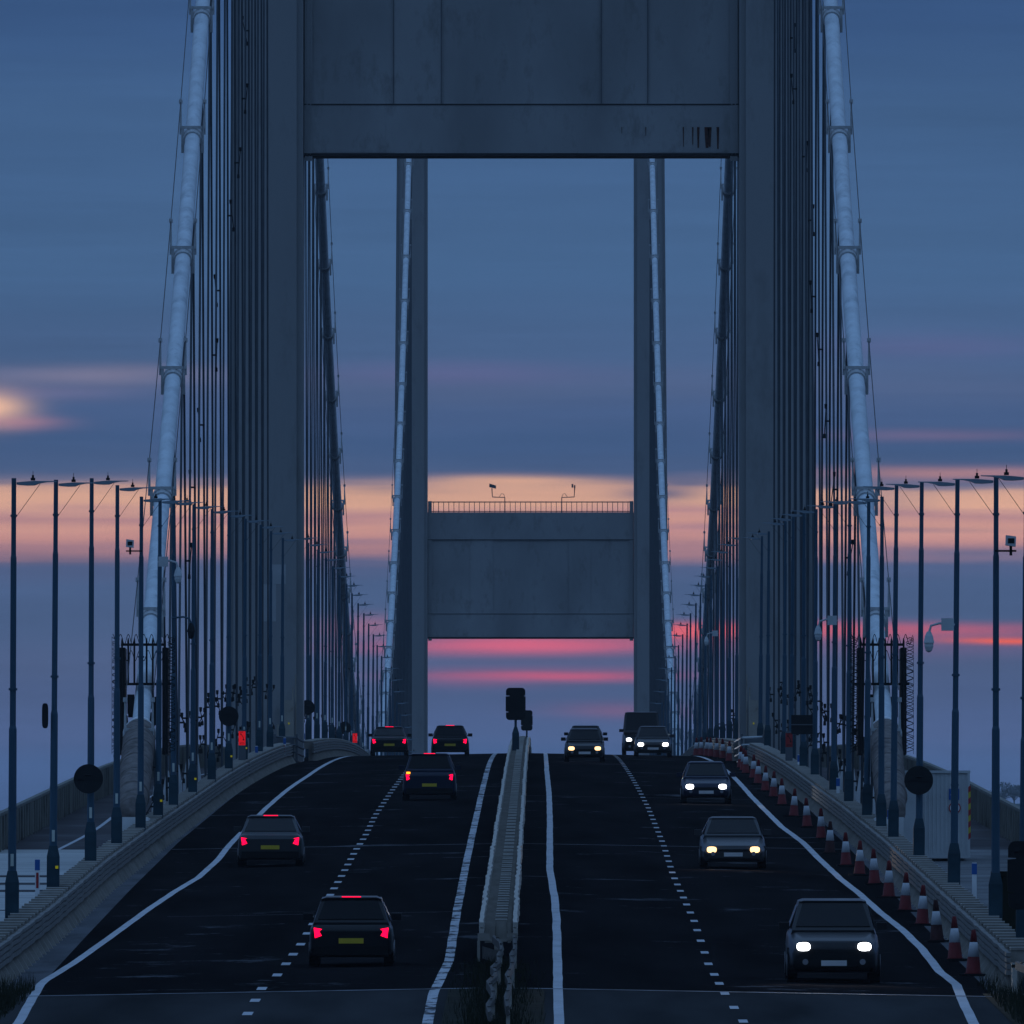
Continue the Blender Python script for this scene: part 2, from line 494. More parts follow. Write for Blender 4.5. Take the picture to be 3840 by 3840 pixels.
LL = [(330, -5.5), (366, -5.51), (388, -5.55), (401, -5.4), (432, -5.32), (526, -5.36), (572, -5.42), (600, -5.4), (649, -5.5), (757, -5.46), (885, -5.5), (2200, -5.5)]
RL = [(330, 3.8), (360, 3.79), (383, 3.67), (411, 3.59), (461, 3.68), (526, 3.64), (583, 3.74), (670, 3.77), (746, 3.7), (828, 3.65), (2200, 3.65)]
line('edge_line', LO, 300, 1500, .19, M['line'])
line('edge_line', LI, 300, 1500, .20, M['worn'])
line('edge_line', RI, 300, 1500, .19, M['line'])
line('edge_line', RO, 300, 1500, .20, M['line'])


def dashes(tab, starts, ln, w, skip=()):
    mb = MB()
    for k, d in enumerate(starts):
        X = lerp_tab(tab, d)
        mb.grid([[(X - w / 2, d, zr(X, d) + .009), (X + w / 2, d, zr(X, d) + .009)], [(X - w / 2, d + ln, zr(X, d + ln) + .009), (X + w / 2, d + ln, zr(X, d + ln) + .009)]])
    return tag(mb.build('lane_line', M['line']), kind='structure')


dashes(LL, [355.5, 366, 377, 387.5, 400, 411, 421, 432, 444.5, 456, 466] + [476 + 9.9 * k for k in range(75)], 2.6, .19)
dashes(RL, [349, 360, 371, 383, 392, 400.5, 411, 423, 436, 448.5, 460, 471] + [482 + 9.9 * k for k in range(75)], 2.4, .17)
for d, w_, X0, X1 in ((385.2, .6, -10.3, 9.0), (581.5, .35, -11, 9.3), (700, .15, -2, 8), (470, .10, -9, -2)):
    mb = MB(); xs = frange(X0, X1, 1.0)
    mb.grid([[(x, d, zr(x, d) + .012) for x in xs], [(x, d + w_, zr(x, d + w_) + .012) for x in xs]])
    tag(mb.build('expansion_joint', M['joint']), kind='structure')

LOWER = lambda X, d: zc(d) - .75
sheet('footpath', 620, 2250, [-17.2, -15, -11.75], M['path'], 0, 10, LOWER)
sheet('footpath', 620, 2250, [10.1, 13, 15.6], M['path'], 0, 10, LOWER)
sheet('anchorage_slab', 432, 620, [-22, -17, -11.75], M['concrete'], .0, 8, LOWER)
sheet('anchorage_slab', 432, 620, [10.1, 15.6, 21], M['slab2'], .0, 8, LOWER)
for d in (462, 488, 512, 541, 553, 566):
    mb = MB(); mb.grid([[(-21.9, d, LOWER(0, d) + .01), (-11.85, d, LOWER(0, d) + .01)], [(-21.9, d + .8 + (d > 540) * 2.2, LOWER(0, d + .8 + (d > 540) * 2.2) + .01), (-11.85, d + .8 + (d > 540) * 2.2, LOWER(0, d + .8 + (d > 540) * 2.2) + .01)]])
    tag(mb.build('slab_joint', M['path']), kind='structure')
PL = [(620, -14.9), (2200, -14.9)]
mb = MB(); rows = []
for d in frange(618, 1100, 6):
    X = -15.3 + .1 * math.sin(d * .05); rows.append([(X - .07, d, LOWER(X, d) + .008), (X + .07, d, LOWER(X, d) + .008)])
mb.grid(rows); tag(mb.build('path_line', M['line']), kind='structure')

# deck box under the road, from the anchorage to the far bank
mb = MB(); secs = []
for d in frange(620, 2240, 18.29):
    z = zc(d)
    secs.append([(-11.7, d, z - .3), (-12.6, d, z - .9), (-17.3, d, z - .95), (-17.3, d, z - 1.15), (-12.5, d, z - 1.6), (-8.5, d, z - 3.4), (6.9, d, z - 3.4),
                 (10.9, d, z - 1.6), (15.7, d, z - 1.15), (15.7, d, z - .95), (11.0, d, z - .9), (10.05, d, z - .3)])
mb.loft(secs); tag(mb.build('bridge_deck', M['steel']), kind='structure')
mb = MB()
for a, b in ((430, 621),):
    mb.quadbox([(-22, a, SEA - 1), (20.5, a, SEA - 1), (20.5, b, SEA - 1), (-22, b, SEA - 1), (-22, a, zc(a) - .8), (20.5, a, zc(a) - .8), (20.5, b, zc(b) - .8), (-22, b, zc(b) - .8)])
tag(mb.build('anchorage_block', M['concrete']), kind='structure')
# approach embankment, estuary, far hills
mb = MB(); rows = []
for d in frange(-60, 432, 12):
    z = zc(max(0, d))
    rows.append([(-120, d, z - 26), (-45, d, z - 9), (-16, d, z - .45), (EDGE_L, d, z - .26), (BC, d, z - .06), (EDGE_R, d, z - .26), (15, d, z - .45), (45, d, z - 9), (120, d, z - 26)])
mb.grid(rows); tag(mb.build('ground', M['ground']), kind='structure')
mb = MB(); mb.grid([[(-9000, -3000, SEA), (9000, -3000, SEA)], [(-9000, 14000, SEA), (9000, 14000, SEA)]])
tag(mb.build('water', M['water']), kind='structure')
mb = MB(); rows = []
for k, d in enumerate((2300, 4000, 7000, 9000, 11000)):
    row = []
    for j in range(81):
        x = -2400 + 60 * j
        h = [0, 14, 60, 150, 138][k]
        h = h + h * .10 * math.sin(x * .004 + k) + h * .05 * math.sin(x * .013 + 2 * k) if k else 0
        if k == 3: h = 34 + 122 + 3 * math.sin(x * .004 + .9) + 1.5 * math.sin(x * .017)
        row.append((x * (1 if k < 2 else 1.4), d, SEA - 1 + h))
    rows.append(row)
mb.grid(rows); tag(mb.build('hills', M['hill'], smooth=True), kind='structure')


# ------------------------------------------------------------------ towers
def tower(D, label):
    t = thing('bridge_tower', label, 'bridge tower', (BC, D, 0))
    for s in (-1, 1):
        # leg: inner face vertical, outer face leaning in towards the top
        def xo(z): return 13.52 - (z - 14) * .0078
        mb = MB()
        z0, z1 = SEA - 2, 103.5
        for x0, x0t, x1, x1t, ya, yb in ((9.97, 9.97, xo(z0), xo(z1), .35, 4.9), (10.27, 10.27, xo(z0) - .3, xo(z1) - .3, 0, .35), (10.27, 10.27, xo(z0) - .3, xo(z1) - .3, 4.9, 5.25)):
            p = [(x0, ya, z0), (x1, ya, z0), (x1, yb, z0), (x0, yb, z0), (x0t, ya, z1), (x1t, ya, z1), (x1t, yb, z1), (x0t, yb, z1)]
            p = [(s * a, b, c) for a, b, c in p]
            if s < 0: p = [p[1], p[0], p[3], p[2], p[5], p[4], p[7], p[6]]
            mb.quadbox(p)
        leg = mb.build('leg', M['steel'], t)
        mb = MB(); mb.box(s * 11.45 - .9, s * 11.45 + .9, -.6, 5.8, 103.5, 105.2)
        mb.build('saddle_housing', M['steel'], leg)
        if s < 0 and D < 1000:
            for a, b, c, d_ in ((-11.95, -11.2, 20.6, 22.3), (-11.45, -10.75, 22.31, 23.2)):
                mb = MB(); mb.box(a, b, -.012, -.001, c, d_); mb.build('repainted_patch', M['patch'], leg)
        # bolted seam up the inner edge of the leg
        mb = MB(); mb.box(*sorted((s * 9.56, s * 9.90)), .975, .999, 41.7, 55.2)
        for k in range(70):
            z = 41.8 + k * .19
            for q in (0, .16):
                xx = s * (9.80 - q)
                mb.box(xx - .025, xx + .025, .95, .98, z, z + .05)
        mb.build('bolt_row', M['steel'], leg)
    for zb, zt in ((41.7, 54.1), (94.5, 103.2)):
        bm_ = MB()
        if zb < 50:
            bm_.box(-9.95, 9.95, 1.0, 3.6, 42.06, 44.3)
            bm_.box(-9.95, 9.95, 1.0, 3.6, 51.5, 54.1)
            for a, b, off in ((-9.95, -5.84, 1.12), (-5.84, -3.66, 1.06), (-3.66, 3.67, 1.14), (3.67, 5.79, 1.07), (5.79, 9.95, 1.12)):
                bm_.box(a, b, off, 3.45, 44.3, 51.5)
        else:
            bm_.box(-9.95, 9.95, 1.0, 3.6, zb, zt)
        beam = bm_.build('portal_beam', M['beam'], t)
        if zb < 50:
            mb = MB(); mb.box(-9.95, 9.95, .95, 3.62, 41.93, 42.055); mb.build('lower_flange', M['soffit'], beam)
            for za in (44.27, 51.44):
                mb = MB(); mb.box(-9.95, 9.95, .965, .984, za, za + .05); mb.build('seam', M['soffit'], beam)
            for sd in (-1, 1):
                mb = MB(); mb.box(*sorted((sd * 5.8, sd * 9.55)), .985, .999, 42.10, 43.4)
                for i in range(10):
                    for zz in (42.2, 42.55, 43.25):
                        mb.box(sd * (5.9 + i * .38) - .02, sd * (5.9 + i * .38) + .02, .97, .99, zz, zz + .035)
                mb.build('splice_plate', M['beam'], beam)
            mb = MB()
            for x in ((-5.84, -3.66, 3.67, 5.79) if D < 1000 else ()):
                mb = MB(); mb.box(x - .018, x + .018, 1.03, 1.0595, 44.34, 51.4); mb.build('seam', M['grey'], beam)
            if D < 1000:
                mb = MB()
                for x, w, h in ((7.42, .05, .9), (7.85, .06, .8), (8.1, .12, .95), (8.5, .24, .95), (8.62, .18, .9), (9.0, .12, 1.0), (5.7, .04, .4), (4.6, .03, .3)):
                    zt_ = 43.25
                    mb.quadbox([(x - w * .25, .960, zt_ - h), (x + w * .25, .960, zt_ - h), (x + w * .25, .969, zt_ - h), (x - w * .25, .969, zt_ - h),
                                (x - w / 2, .960, zt_), (x + w / 2, .960, zt_), (x + w / 2, .969, zt_), (x - w / 2, .969, zt_)])
                mb.build('rust_stain', M['rust'], beam)
            # inspection walkway railing
            mb = MB()
            for yy in (1.1, 3.5):
                for k in range(41):
                    x = -9.9 + k * .495
                    mb.box(x - .025, x + .025, yy, yy + .04, 54.1, 55.15)
                for z in (54.2, 55.12):
                    mb.box(-9.93, 9.93, yy + .041, yy + .08, z, z + .05)
            mb.build('railing', M['grey'], beam)
    return t


near_tower = tower(D1, 'near grey steel bridge tower rising out of the top of the picture')
far_tower = tower(D2, 'far grey steel bridge tower framed between the legs of the near one')

# service cabinets and pipes at the foot of the near tower legs
for s, lab in ((-1, 'left'), (1, 'right')):
    t = thing('tower_cabinet', f'tall beige service cabinet with pipes at the foot of the {lab} near tower leg', 'cabinet', (BC + s * 10.6, D1 - 1.2, zc(D1) - .7))
    mb = MB(); mb.box(-.22, .22, 0, .9, 0, 3.3); mb.box(-.55, -.2 - .03, .1, .9, 0, 2.2) if s < 0 else mb.box(.23, .55, .1, .9, 0, 2.2)
    mb.build('cabinet_body', M['beige'], t)
    mb = MB()
    for k in range(3): mb.tube([(-.3 * s + .13 * k * s, .95, 0), (-.3 * s + .13 * k * s, .95, 4.5 - k * .6)], .035, 6)
    mb.build('pipe', M['beige'], t)
    mb = MB(); mb.box(-.03, .03, -.02, 0, 2.2, 2.28); mb.build('marker', M['yellow'], t)

# cameras on the far tower beam
for X, sgn, lab in ((-2.5, -1, 'box camera on bent mast above the far crossbeam, the left one'), (3.0, 1, 'small camera on bent mast above the far crossbeam, the right one')):
    t = thing('mast_camera', lab, 'camera', (BC + X, D2 + 1.15, 54.1), 'cameras on the far tower')
    mb = MB(); mb.tube([(0, 0, 0), (0, 0, 1.45), (sgn * 1.2, 0, 1.5), (sgn * 1.25, 0, 2.35)], .06, 6)
    mb.tube([(0, 0, 1.45), (sgn * .1, 0, 1.75), (sgn * .3, 0, 1.85), (sgn * .55, 0, 1.5)], .025, 5)
    mb.build('mast', M['grey'], t)
    mb = MB()
    if sgn < 0: mb.quadbox([(-1.5, -.15, 2.45), (-.85, -.15, 2.3), (-.85, .15, 2.3), (-1.5, .15, 2.45), (-1.5, -.15, 2.8), (-.85, -.15, 2.6), (-.85, .15, 2.6), (-1.5, .15, 2.8)])
    else: mb.box(.95, 1.12, -.1, .1, 2.4, 2.75); mb.box(1.18, 1.32, -.1, .1, 2.35, 2.65)
    mb.build('camera_housing', M['grey'], t)


# ------------------------------------------------------------------ cables and hangers
def cable(s, lab):
    X = BC + s * CX
    t = thing('suspension_cable', lab, 'bridge cable', (X, D1, 0))
    T = Matrix.Translation((-X, -D1, 0))

    def put(mb, name, m, parent=t, smooth=False, **k):
        mb.v = [(a - X, b - D1, c) for a, b, c in mb.v]
        o = mb.build(name, m, parent, smooth)
        return o
    pts = [(X, d, cable_z(d)) for d in frange(584, 887, 3)] + [(X, d, cable_z(d)) for d in frange(889, 1873, 6)] + [(X, d, cable_z(d)) for d in frange(1876, 2170, 6)]
    mb = MB(); mb.tube(pts, .265, 20); put(mb, 'main_cable', M['cable'], smooth=True)
    # wrapped splay at the anchorage
    mb = MB(); dd = frange(583.6, 595.5, 1.0)
    mb.tube([(X, d, cable_z(d)) for d in dd], [.40 + .09 * math.sin(min(1, k / 6) * 1.57) for k in range(len(dd))], 24)
    wr = put(mb, 'cable_wrapping', M['wrap'], smooth=True)
    for k, d in enumerate((586.0, 588.0, 590.2, 592.4, 594.4)):
        mb = MB(); mb.tube([(X, d, cable_z(d)), (X, d + .08, cable_z(d + .08))], .505, 24); put(mb, 'strap', M['wrap'], wr, True)
    mb = MB(); mb.tube([(X, 595.4, cable_z(595.4)), (X, 596.3, cable_z(596.3))], [.52, .38], 24); put(mb, 'collar', M['white'], wr, True)
    mb = MB(); mb.box(X - .42 - s * .15, X + .42 - s * .15, 579.5, 583.4, zc(580) - .8, 7.62); put(mb, 'anchor_block', M['white_block'])
    # bands, stanchions, hangers
    ks = [(D1 - 18.29 * k) for k in range(1, 17)] + [D1 + 18.29 * k for k in range(1, 54)]
    band_list = sorted(ks)
    nh = 0
    rest_h = MB()
    for d in band_list:
        z = cable_z(d)
        sl = (cable_z(d + 1) - cable_z(d - 1)) / 2
        mb = MB(); mb.tube([(X, d - .45, z - .45 * sl), (X, d + .45, z + .45 * sl)], .325, 16)
        mb.box(X - .44, X + .44, d - .12, d - .03, z + .30, z + .40)
        mb.box(X - .40, X - .30, d - .1, d + .1, z - .55, z + .3); mb.box(X + .30, X + .40, d - .1, d + .1, z - .55, z + .3)
        bd = put(mb, 'cable_band', M['band'])
        for q in (-1, 1):
            mb = MB(); mb.tube([(X + q * .42, d, z + .1), (X + q * .42, d, z + 1.19), (X + q * .42, d, z + 1.2), (X + q * .42, d, z + 1.34)], [.05, .03, .075, .07], 8)
            put(mb, 'stanchion', M['band'], bd)
    for q in (-1, 1):
        mb = MB()
        mb.tube([(X + q * .42, d, cable_z(d) + 1.25) for d in frange(596, 886, 18.29 / 2)], .016, 5)
        mb.tube([(X + q * .42, d, cable_z(d) + 1.25) for d in frange(890, 1872, 18.29)], .018, 5)
        put(mb, 'hand_rope', M['rope'])
    n_ind = 0
    for d in band_list:
        if d < 605: continue
        z = cable_z(d) - .35
        for q in (-1, 1):
            db = d + q * 9.145
            if db < 618: continue
            zb = zc(db) - .35
            if z - zb < 1.5: continue
            mb = MB() if n_ind < 100 else rest_h
            mb.tube([(X, d + q * .2, z), (X, db, zb)], .046 if d < D1 else .045, 6)
            if n_ind < 100:
                h = put(mb, 'hanger', M['hanger'])
                if d < D1 + 260 and z - zb > 5:
                    dirn = Vector((0, d - db, z - zb)).normalized()
                    spots = [(1.9, .26), (3.5, .26)] if d < D1 + 120 else [(2.4, .26)]
                    if z - zb > 18 and q == 1 and d < 830: spots.append(((z - zb) * .52, .55))
                    for hh, ln in spots:
                        mb = MB()
                        c = Vector((X, db, zb)) + dirn * (hh + random.uniform(-.35, .35))
                        sd = random.choice((-1, 1)) * .17
                        tl = random.uniform(-.10, .10)
                        a, b = c + Vector((sd - tl, 0, -ln)), c + Vector((sd + tl, 0, ln))
                        mb.tube([c - Vector((sd * .2, 0, 0)), c + Vector((sd, 0, 0))], .035, 5)
                        mb.tube([a - Vector((0, 0, .08)), a - Vector((0, 0, .07)), a + Vector((0, 0, .08)), a + Vector((0, 0, .1)), b - Vector((0, 0, .1)), b - Vector((0, 0, .08)), b + Vector((0, 0, .07)), b + Vector((0, 0, .08))],
                                [.03, .06, .05, .018, .018, .05, .06, .03], 8)
                        put(mb, 'damper', M['black'], h)
                if db < 700:
                    mb = MB(); mb.tube([(X, db, zb - .3), (X, db, zb + 1.2), (X, db, zb + 1.9)], [.20, .15, .05], 10); put(mb, 'socket_cover', M['white'], h)
            n_ind += 1
    if rest_h.v:
        tag(put(rest_h, 'hanger', M['hanger']), kind='stuff')
    # service pipe clipped up one side hanger group
    return t


cable(-1, 'thick white main cable on the left side with its hangers and hand ropes')
cable(1, 'thick white main cable on the right side with its hangers and hand ropes')


# ------------------------------------------------------------------ security cages round the cable foot
def helix(mb, p0, p1, r, pitch, wr):
    p0, p1 = Vector(p0), Vector(p1); n = int((p1 - p0).length / pitch * 10)
    t = (p1 - p0).normalized(); u = Vector((0, 1, 0)); w = t.cross(u)
    mb.tube([p0.lerp(p1, k / n) + (u * math.sin(k * .6283) + w * math.cos(k * .6283)) * r for k in range(n + 1)], wr, 4)


for s, lab in ((-1, 'left'), (1, 'right')):
    X = BC + s * CX; Y = 601.0; zb = 9.85
    t = thing('security_cage', f'black spiked cage with razor wire round the foot of the {lab} cable', 'security cage', (X, Y, zb), 'anti-climb cages on the cables')
    mb = MB()
    for k in range(8):
        x = -.66 + k * .19
        mb.tube([(x, 0, 2.15 if 1 <= k <= 6 else 0), (x, 0, 3.50), (x, 0, 3.60)], [.035, .035, .012], 6)
        if k in (0, 7): mb.box(x - .09, x + .09, 0, 2.6, 0, 3.3)
    mb.build('palisade_bar', M['black'], t)
    mb = MB(); mb.box(-.70, .70, .04, .10, 3.35, 3.43); mb.box(-.85, .85, .04, .10, 2.13, 2.21); mb.box(-.5, -.28, .1, .2, 1.25, 1.85)
    mb.box(-.48, .12, .3, .9, 1.15, 1.78); mb.box(.25, .5, .3, .9, 1.15, 1.78); mb.box(.12, .25, .3, .9, 1.15, 1.30); mb.box(.12, .25, .3, .9, 1.42, 1.78); mb.box(-.3, .45, .3, .6, .9, 1.15)
    mb.tube([(-.52, .3, 1.2), (-.50, .3, .95), (-.38, .3, .85)], .03, 5)
    mb.build('cross_frame', M['black'], t)
    mb = MB()
    for q in (-1, 1):
        helix(mb, (q * .86, .2, .05), (q * .86, .2, 3.62), .115, .20, .014)
        helix(mb, (q * .86, .25, .15), (q * .86, .25, 3.62), .105, .23, .013)
        mb.tube([(q * .98, .2, 0), (q * .98, .2, 3.65)], .008, 4)
    helix(mb, (-.95, .1, 3.55), (.95, .1, 3.55), .16, .24, .014)
    helix(mb, (-.65, .1, 3.05), (.65, .1, 3.05), .16, .26, .013)
    mb.build('razor_wire', M['black'], t)

# ------------------------------------------------------------------ parapets of the footpaths
for X, lab, a in ((-17.2, 'ribbed dark steel parapet outside the left footpath', 612), (15.6, 'ribbed dark steel parapet outside the right footpath', 560)):
    s = -1 if X < 0 else 1
    t = thing('parapet', lab, 'parapet', (X, a, 0))
    mb = MB(); rows = []
    k = 0
    for d in frange(a, 1500, .8):
        o = .05 if k % 2 else -.05; k += 1
        z = LOWER(X, d)
        rows.append([(o, d - a, z - .05), (o, d - a, z + 1.10)])
    mb.grid(rows); mb.build('ribbed_panel', M['parapet'], t)
    mb = MB(); mb.loft([[(-.09, d - a, LOWER(X, d) + 1.10), (.09, d - a, LOWER(X, d) + 1.10), (.09, d - a, LOWER(X, d) + 1.19), (-.09, d - a, LOWER(X, d) + 1.19)] for d in frange(a, 1500, 12)])
    mb.build('top_rail', M['parapet'], t)
    mb = MB()
    for d in frange(a, 1100, 3.2):
        z = LOWER(X, d); mb.box(-s * .10, -s * .16, d - a, d - a + .08, z, z + 1.1)
    tag(mb.build('post', M['parapet'], t), kind='stuff')


# ------------------------------------------------------------------ vehicle restraint barriers
def barrier(lab, tab, d0, d1, s, step=2.75, gap=None):
    """s: which side is away from the road (-1 left, +1 right)"""
    t = thing('safety_barrier', lab, 'safety barrier', (lerp_tab(tab, d0), d0, zr(lerp_tab(tab, d0), d0)))
    O = t.location.copy()
    step = 3.1

    def put(mb, name, m, parent=t):
        mb.v = [(a - O.x, b - O.y, c - O.z) for a, b, c in mb.v]
        return mb.build(name, m, parent)
    for z0, z1 in ((.36, .45), (.49, .58), (.62, .70), (.74, .81)):
        secs = []
        for d in frange(d0, d1, 2.75):
            X = lerp_tab(tab, d) + .012 * math.sin(d * 1.3); z = zr(X, d) + .01 * math.sin(d * .7)
            secs.append([(X, d, z + z0), (X + s * .10, d, z + z0), (X + s * .10, d, z + z1), (X, d, z + z1)])
        mb = MB(); mb.loft(secs); put(mb, 'rail', M['rail'])
    rest = MB(); n = 0
    for d in frange(d0 + 1, d1, step):
        mb = MB() if n < 100 else rest
        X = lerp_tab(tab, d); z = zr(X, d)
        j = random.uniform(-.02, .02)
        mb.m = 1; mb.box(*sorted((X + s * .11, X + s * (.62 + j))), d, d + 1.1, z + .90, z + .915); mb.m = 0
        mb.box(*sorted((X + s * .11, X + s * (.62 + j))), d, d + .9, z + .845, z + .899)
        mb.m = 0
        mb.box(*sorted((X + s * .11, X + s * (.45 + j))), d + .02, d + .20, z + .55, z + .844)
        mb.box(*sorted((X + s * .11, X + s * .27)), d, d + .22, z, z + .55)
        # splayed foot peeping out under the rails on the road side
        mb.quadbox([(X - s * .17, d, z), (X + s * .10, d, z), (X + s * .10, d + .5, z), (X - s * .17, d + .5, z), (X + s * .04, d + .1, z + .36), (X + s * .10, d + .1, z + .36), (X + s * .10, d + .2, z + .36), (X + s * .04, d + .2, z + .36)])
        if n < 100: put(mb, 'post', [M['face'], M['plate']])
        n += 1
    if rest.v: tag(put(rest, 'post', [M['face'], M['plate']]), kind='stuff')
    return t


BL = [(388, -10.95), (442, -11.02), (510, -11.3), (582, -11.38), (700, -11.38), (860, -11.2), (884, -11.0)]
BL2 = [(892, -10.35), (950, -10.25), (1500, -10.2)]
BR = [(388, 9.35), (430, 9.42), (472, 9.5), (545, 9.65), (620, 9.65), (711, 9.5), (880, 9.35)]
BR2 = [(890, 8.95), (950, 8.7), (1500, 8.6)]
barrier('beige steel barrier with black rails along the left edge, climbing to the tower', BL, 389, 876, -1)
barrier('short visible stretch of left barrier beyond the near tower, sinking behind the crest', BL2, 893, 1300, -1)
barrier('beige steel barrier along the right edge, behind the row of cones', BR, 389, 876, 1)
barrier('short visible stretch of right barrier beyond the near tower', BR2, 893, 1300, 1)

# widened rail frames by the tower legs; right rails painted pale as if headlamp-lit
for s, X, lab, m in ((-1, -11.0, 'dark four-bar rail frame where the left barrier meets the tower', 'grey'), (1, 9.2, 'four-bar rail frame, headlamp light painted on its rails, where the right barrier meets the tower', 'cam')):
    t = thing('rail_frame', lab, 'rail frame', (X, 874, zr(X, 874)))
    for k in range(4):
        mb = MB(); mb.tube([(-.05 * s, 0, .15 + .33 * k), (-.12 * s, 4, .15 + .33 * k), (-.25 * s, 12, .17 + .33 * k)], .055, 6); mb.tube([(-.05 * s, 0, .15 + .33 * k), (s * 1.0, .4, .2 + .33 * k)], .055, 6)
        mb.build('rail', M[m], t)
    for x in (-.08 * s, .9 * s):
        mb = MB(); mb.box(x - .05, x + .05, .1, .25, 0, 1.3); mb.build('post', M['grey'], t)
    mb = MB(); mb.box(*sorted((.05 * s, .88 * s)), .7, .8, 0, 1.2); mb.build('back_plate', M['grey'], t)

# central reserve barrier
t = thing('central_barrier', 'double-sided beige barrier with ladder-like top plates on the central reserve', 'safety barrier', (-.88, 411, zr(-.88, 411)))
O = t.location.copy()


def putc(mb, name, m, parent=t):
    mb.v = [(a - O.x, b - O.y, c - O.z) for a, b, c in mb.v]
    return mb.build(name, m, parent)


for sgn in (-1, 1):
    for z0, z1 in ((.42, .52), (.56, .66), (.70, .80)):
        secs = []
        for d in frange(413, 1300, 3.2):
            X = -.88 + sgn * .36 + .02 * math.sin(d * .9) * (d % 2); z = zr(X, d)
            secs.append([(X - .045, d, z + z0), (X + .045, d, z + z0), (X + .045, d, z + z1), (X - .045, d, z + z1)])
        mb = MB(); mb.loft(secs); putc(mb, 'rail', M['barrier'])
rest = MB(); n = 0
for d in frange(414, 1300, 3.2):
    mb = MB() if n < 100 else rest
    z = zr(-.88, d); j = .01 * math.sin(d)
    mb.box(-1.16, -.94, d, d + .22, z + .34, z + .80 + j)
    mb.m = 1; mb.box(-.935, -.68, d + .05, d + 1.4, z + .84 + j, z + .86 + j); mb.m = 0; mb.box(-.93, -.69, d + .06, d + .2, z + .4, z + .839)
    mb.box(-.675, -.60, d, d + .22, z + .34, z + .78 + j)
    mb.box(-.96, -.80, d + .36, d + .5, z, z + .7)
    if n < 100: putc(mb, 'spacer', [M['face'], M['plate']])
    n += 1
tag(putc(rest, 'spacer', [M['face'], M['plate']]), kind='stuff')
mb = MB(); z = zr(-.88, 411)
for x0, x1, z0, z1 in ((-1.30, -1.05, .44, .60), (-.68, -.46, .44, .60), (-1.05, -.68, .42, .48), (-.95, -.78, .25, .42), (-1.31, -1.25, 0, .44), (-.55, -.49, .0, .44)):
    mb.box(x0, x1, 410.5, 411.5, z + z0, z + z1)
putc(mb, 'end_frame', M['face'])


# W-beam guard rails running down to the camera
def guard_rail(lab, pts, group=None):
    o = thing('guard_rail', lab, 'guard rail', pts[0], group)
    P = [Vector(p) - Vector(pts[0]) for p in pts]
    secs = []
    for k in range(len(P)):
        p = P[k]
        secs.append([p + Vector(v) for v in ((-.045, 0, .02), (.0, 0, .0), (.035, 0, .05), (.0, 0, .10), (.04, 0, .14), (.0, 0, .19), (-.045, 0, .17))])
    mb = MB(); mb.loft(secs); mb.build('beam', M['strand'], o)
    mb = MB()
    for k in range(0, len(P) - 1):
        p = P[k].lerp(P[k + 1], .5)
        mb.box(p.x - .035, p.x + .035, p.y - .3, p.y + .3, p.z + .192, p.z + .20)
    mb.build('slot', M['black'], o)
    for k in range(1, len(P), 3):
        p = P[k]; mb = MB(); mb.box(p.x - .04, p.x + .03, p.y + .1, p.y + .2, p.z - .5, p.z + .02); mb.build('post', M['barrier'], o)
    return o


def gr_pts(xs, h=.36):
    return [(x, d, zr(BC, d) + h + .03 * math.sin(d)) for d, x in xs]


guard_rail('pale slotted guard rail snaking down the central reserve, the left strand', gr_pts([(410, -.95), (404, -.80), (400, -.76), (394, -.82), (388, -.80), (382, -.92), (377, -.83), (372, -.84), (367, -.96), (362, -.86), (356, -.84), (350, -.92), (343, -.86)]))
guard_rail('pale slotted guard rail snaking down the central reserve, the right strand', gr_pts([(410.5, -.52), (404, -.50), (398, -.49), (392, -.56), (386, -.52), (380, -.54), (374, -.62), (368, -.55), (361, -.56), (354, -.60), (346, -.55)]))
t = thing('barrier_terminal', 'bent box beam linking the central barrier to its guard rail', 'barrier end', (-1.2, 409.5, zr(-1.2, 409) + .12))
mb = MB(); mb.quadbox([(0, 0, 0), (.42, -1.5, -.15), (.42, -1.3, -.15), (0, .2, 0), (0, 0, .26), (.42, -1.5, .12), (.42, -1.3, .12), (0, .2, .26)]); mb.build('box_beam', M['strand'], t)

# end posts of the side barriers
for X, lab in ((-11.12, 'square pale end post of the left barrier among the grass'), (9.42, 'square pale end post of the right barrier beside the nearest cone')):
    s = -1 if X < 0 else 1
    t = thing('barrier_terminal', lab, 'barrier end', (X, 387, zr(X, 387)))
    mb = MB(); mb.box(*sorted((0, s * .10)), 0, .4, 0, .62); mb.box(*sorted((0, s * .45)), 0, .5, .56, .66); mb.build('frame', M['barrier'], t)
guard_rail('slotted guard rail curving down into the grass in the right corner', gr_pts([(386, 9.50), (383, 9.62), (379, 9.70), (375, 9.74), (371, 9.76), (367, 9.80), (363, 9.80), (358, 9.82), (352, 9.84), (346, 9.86)], .33))


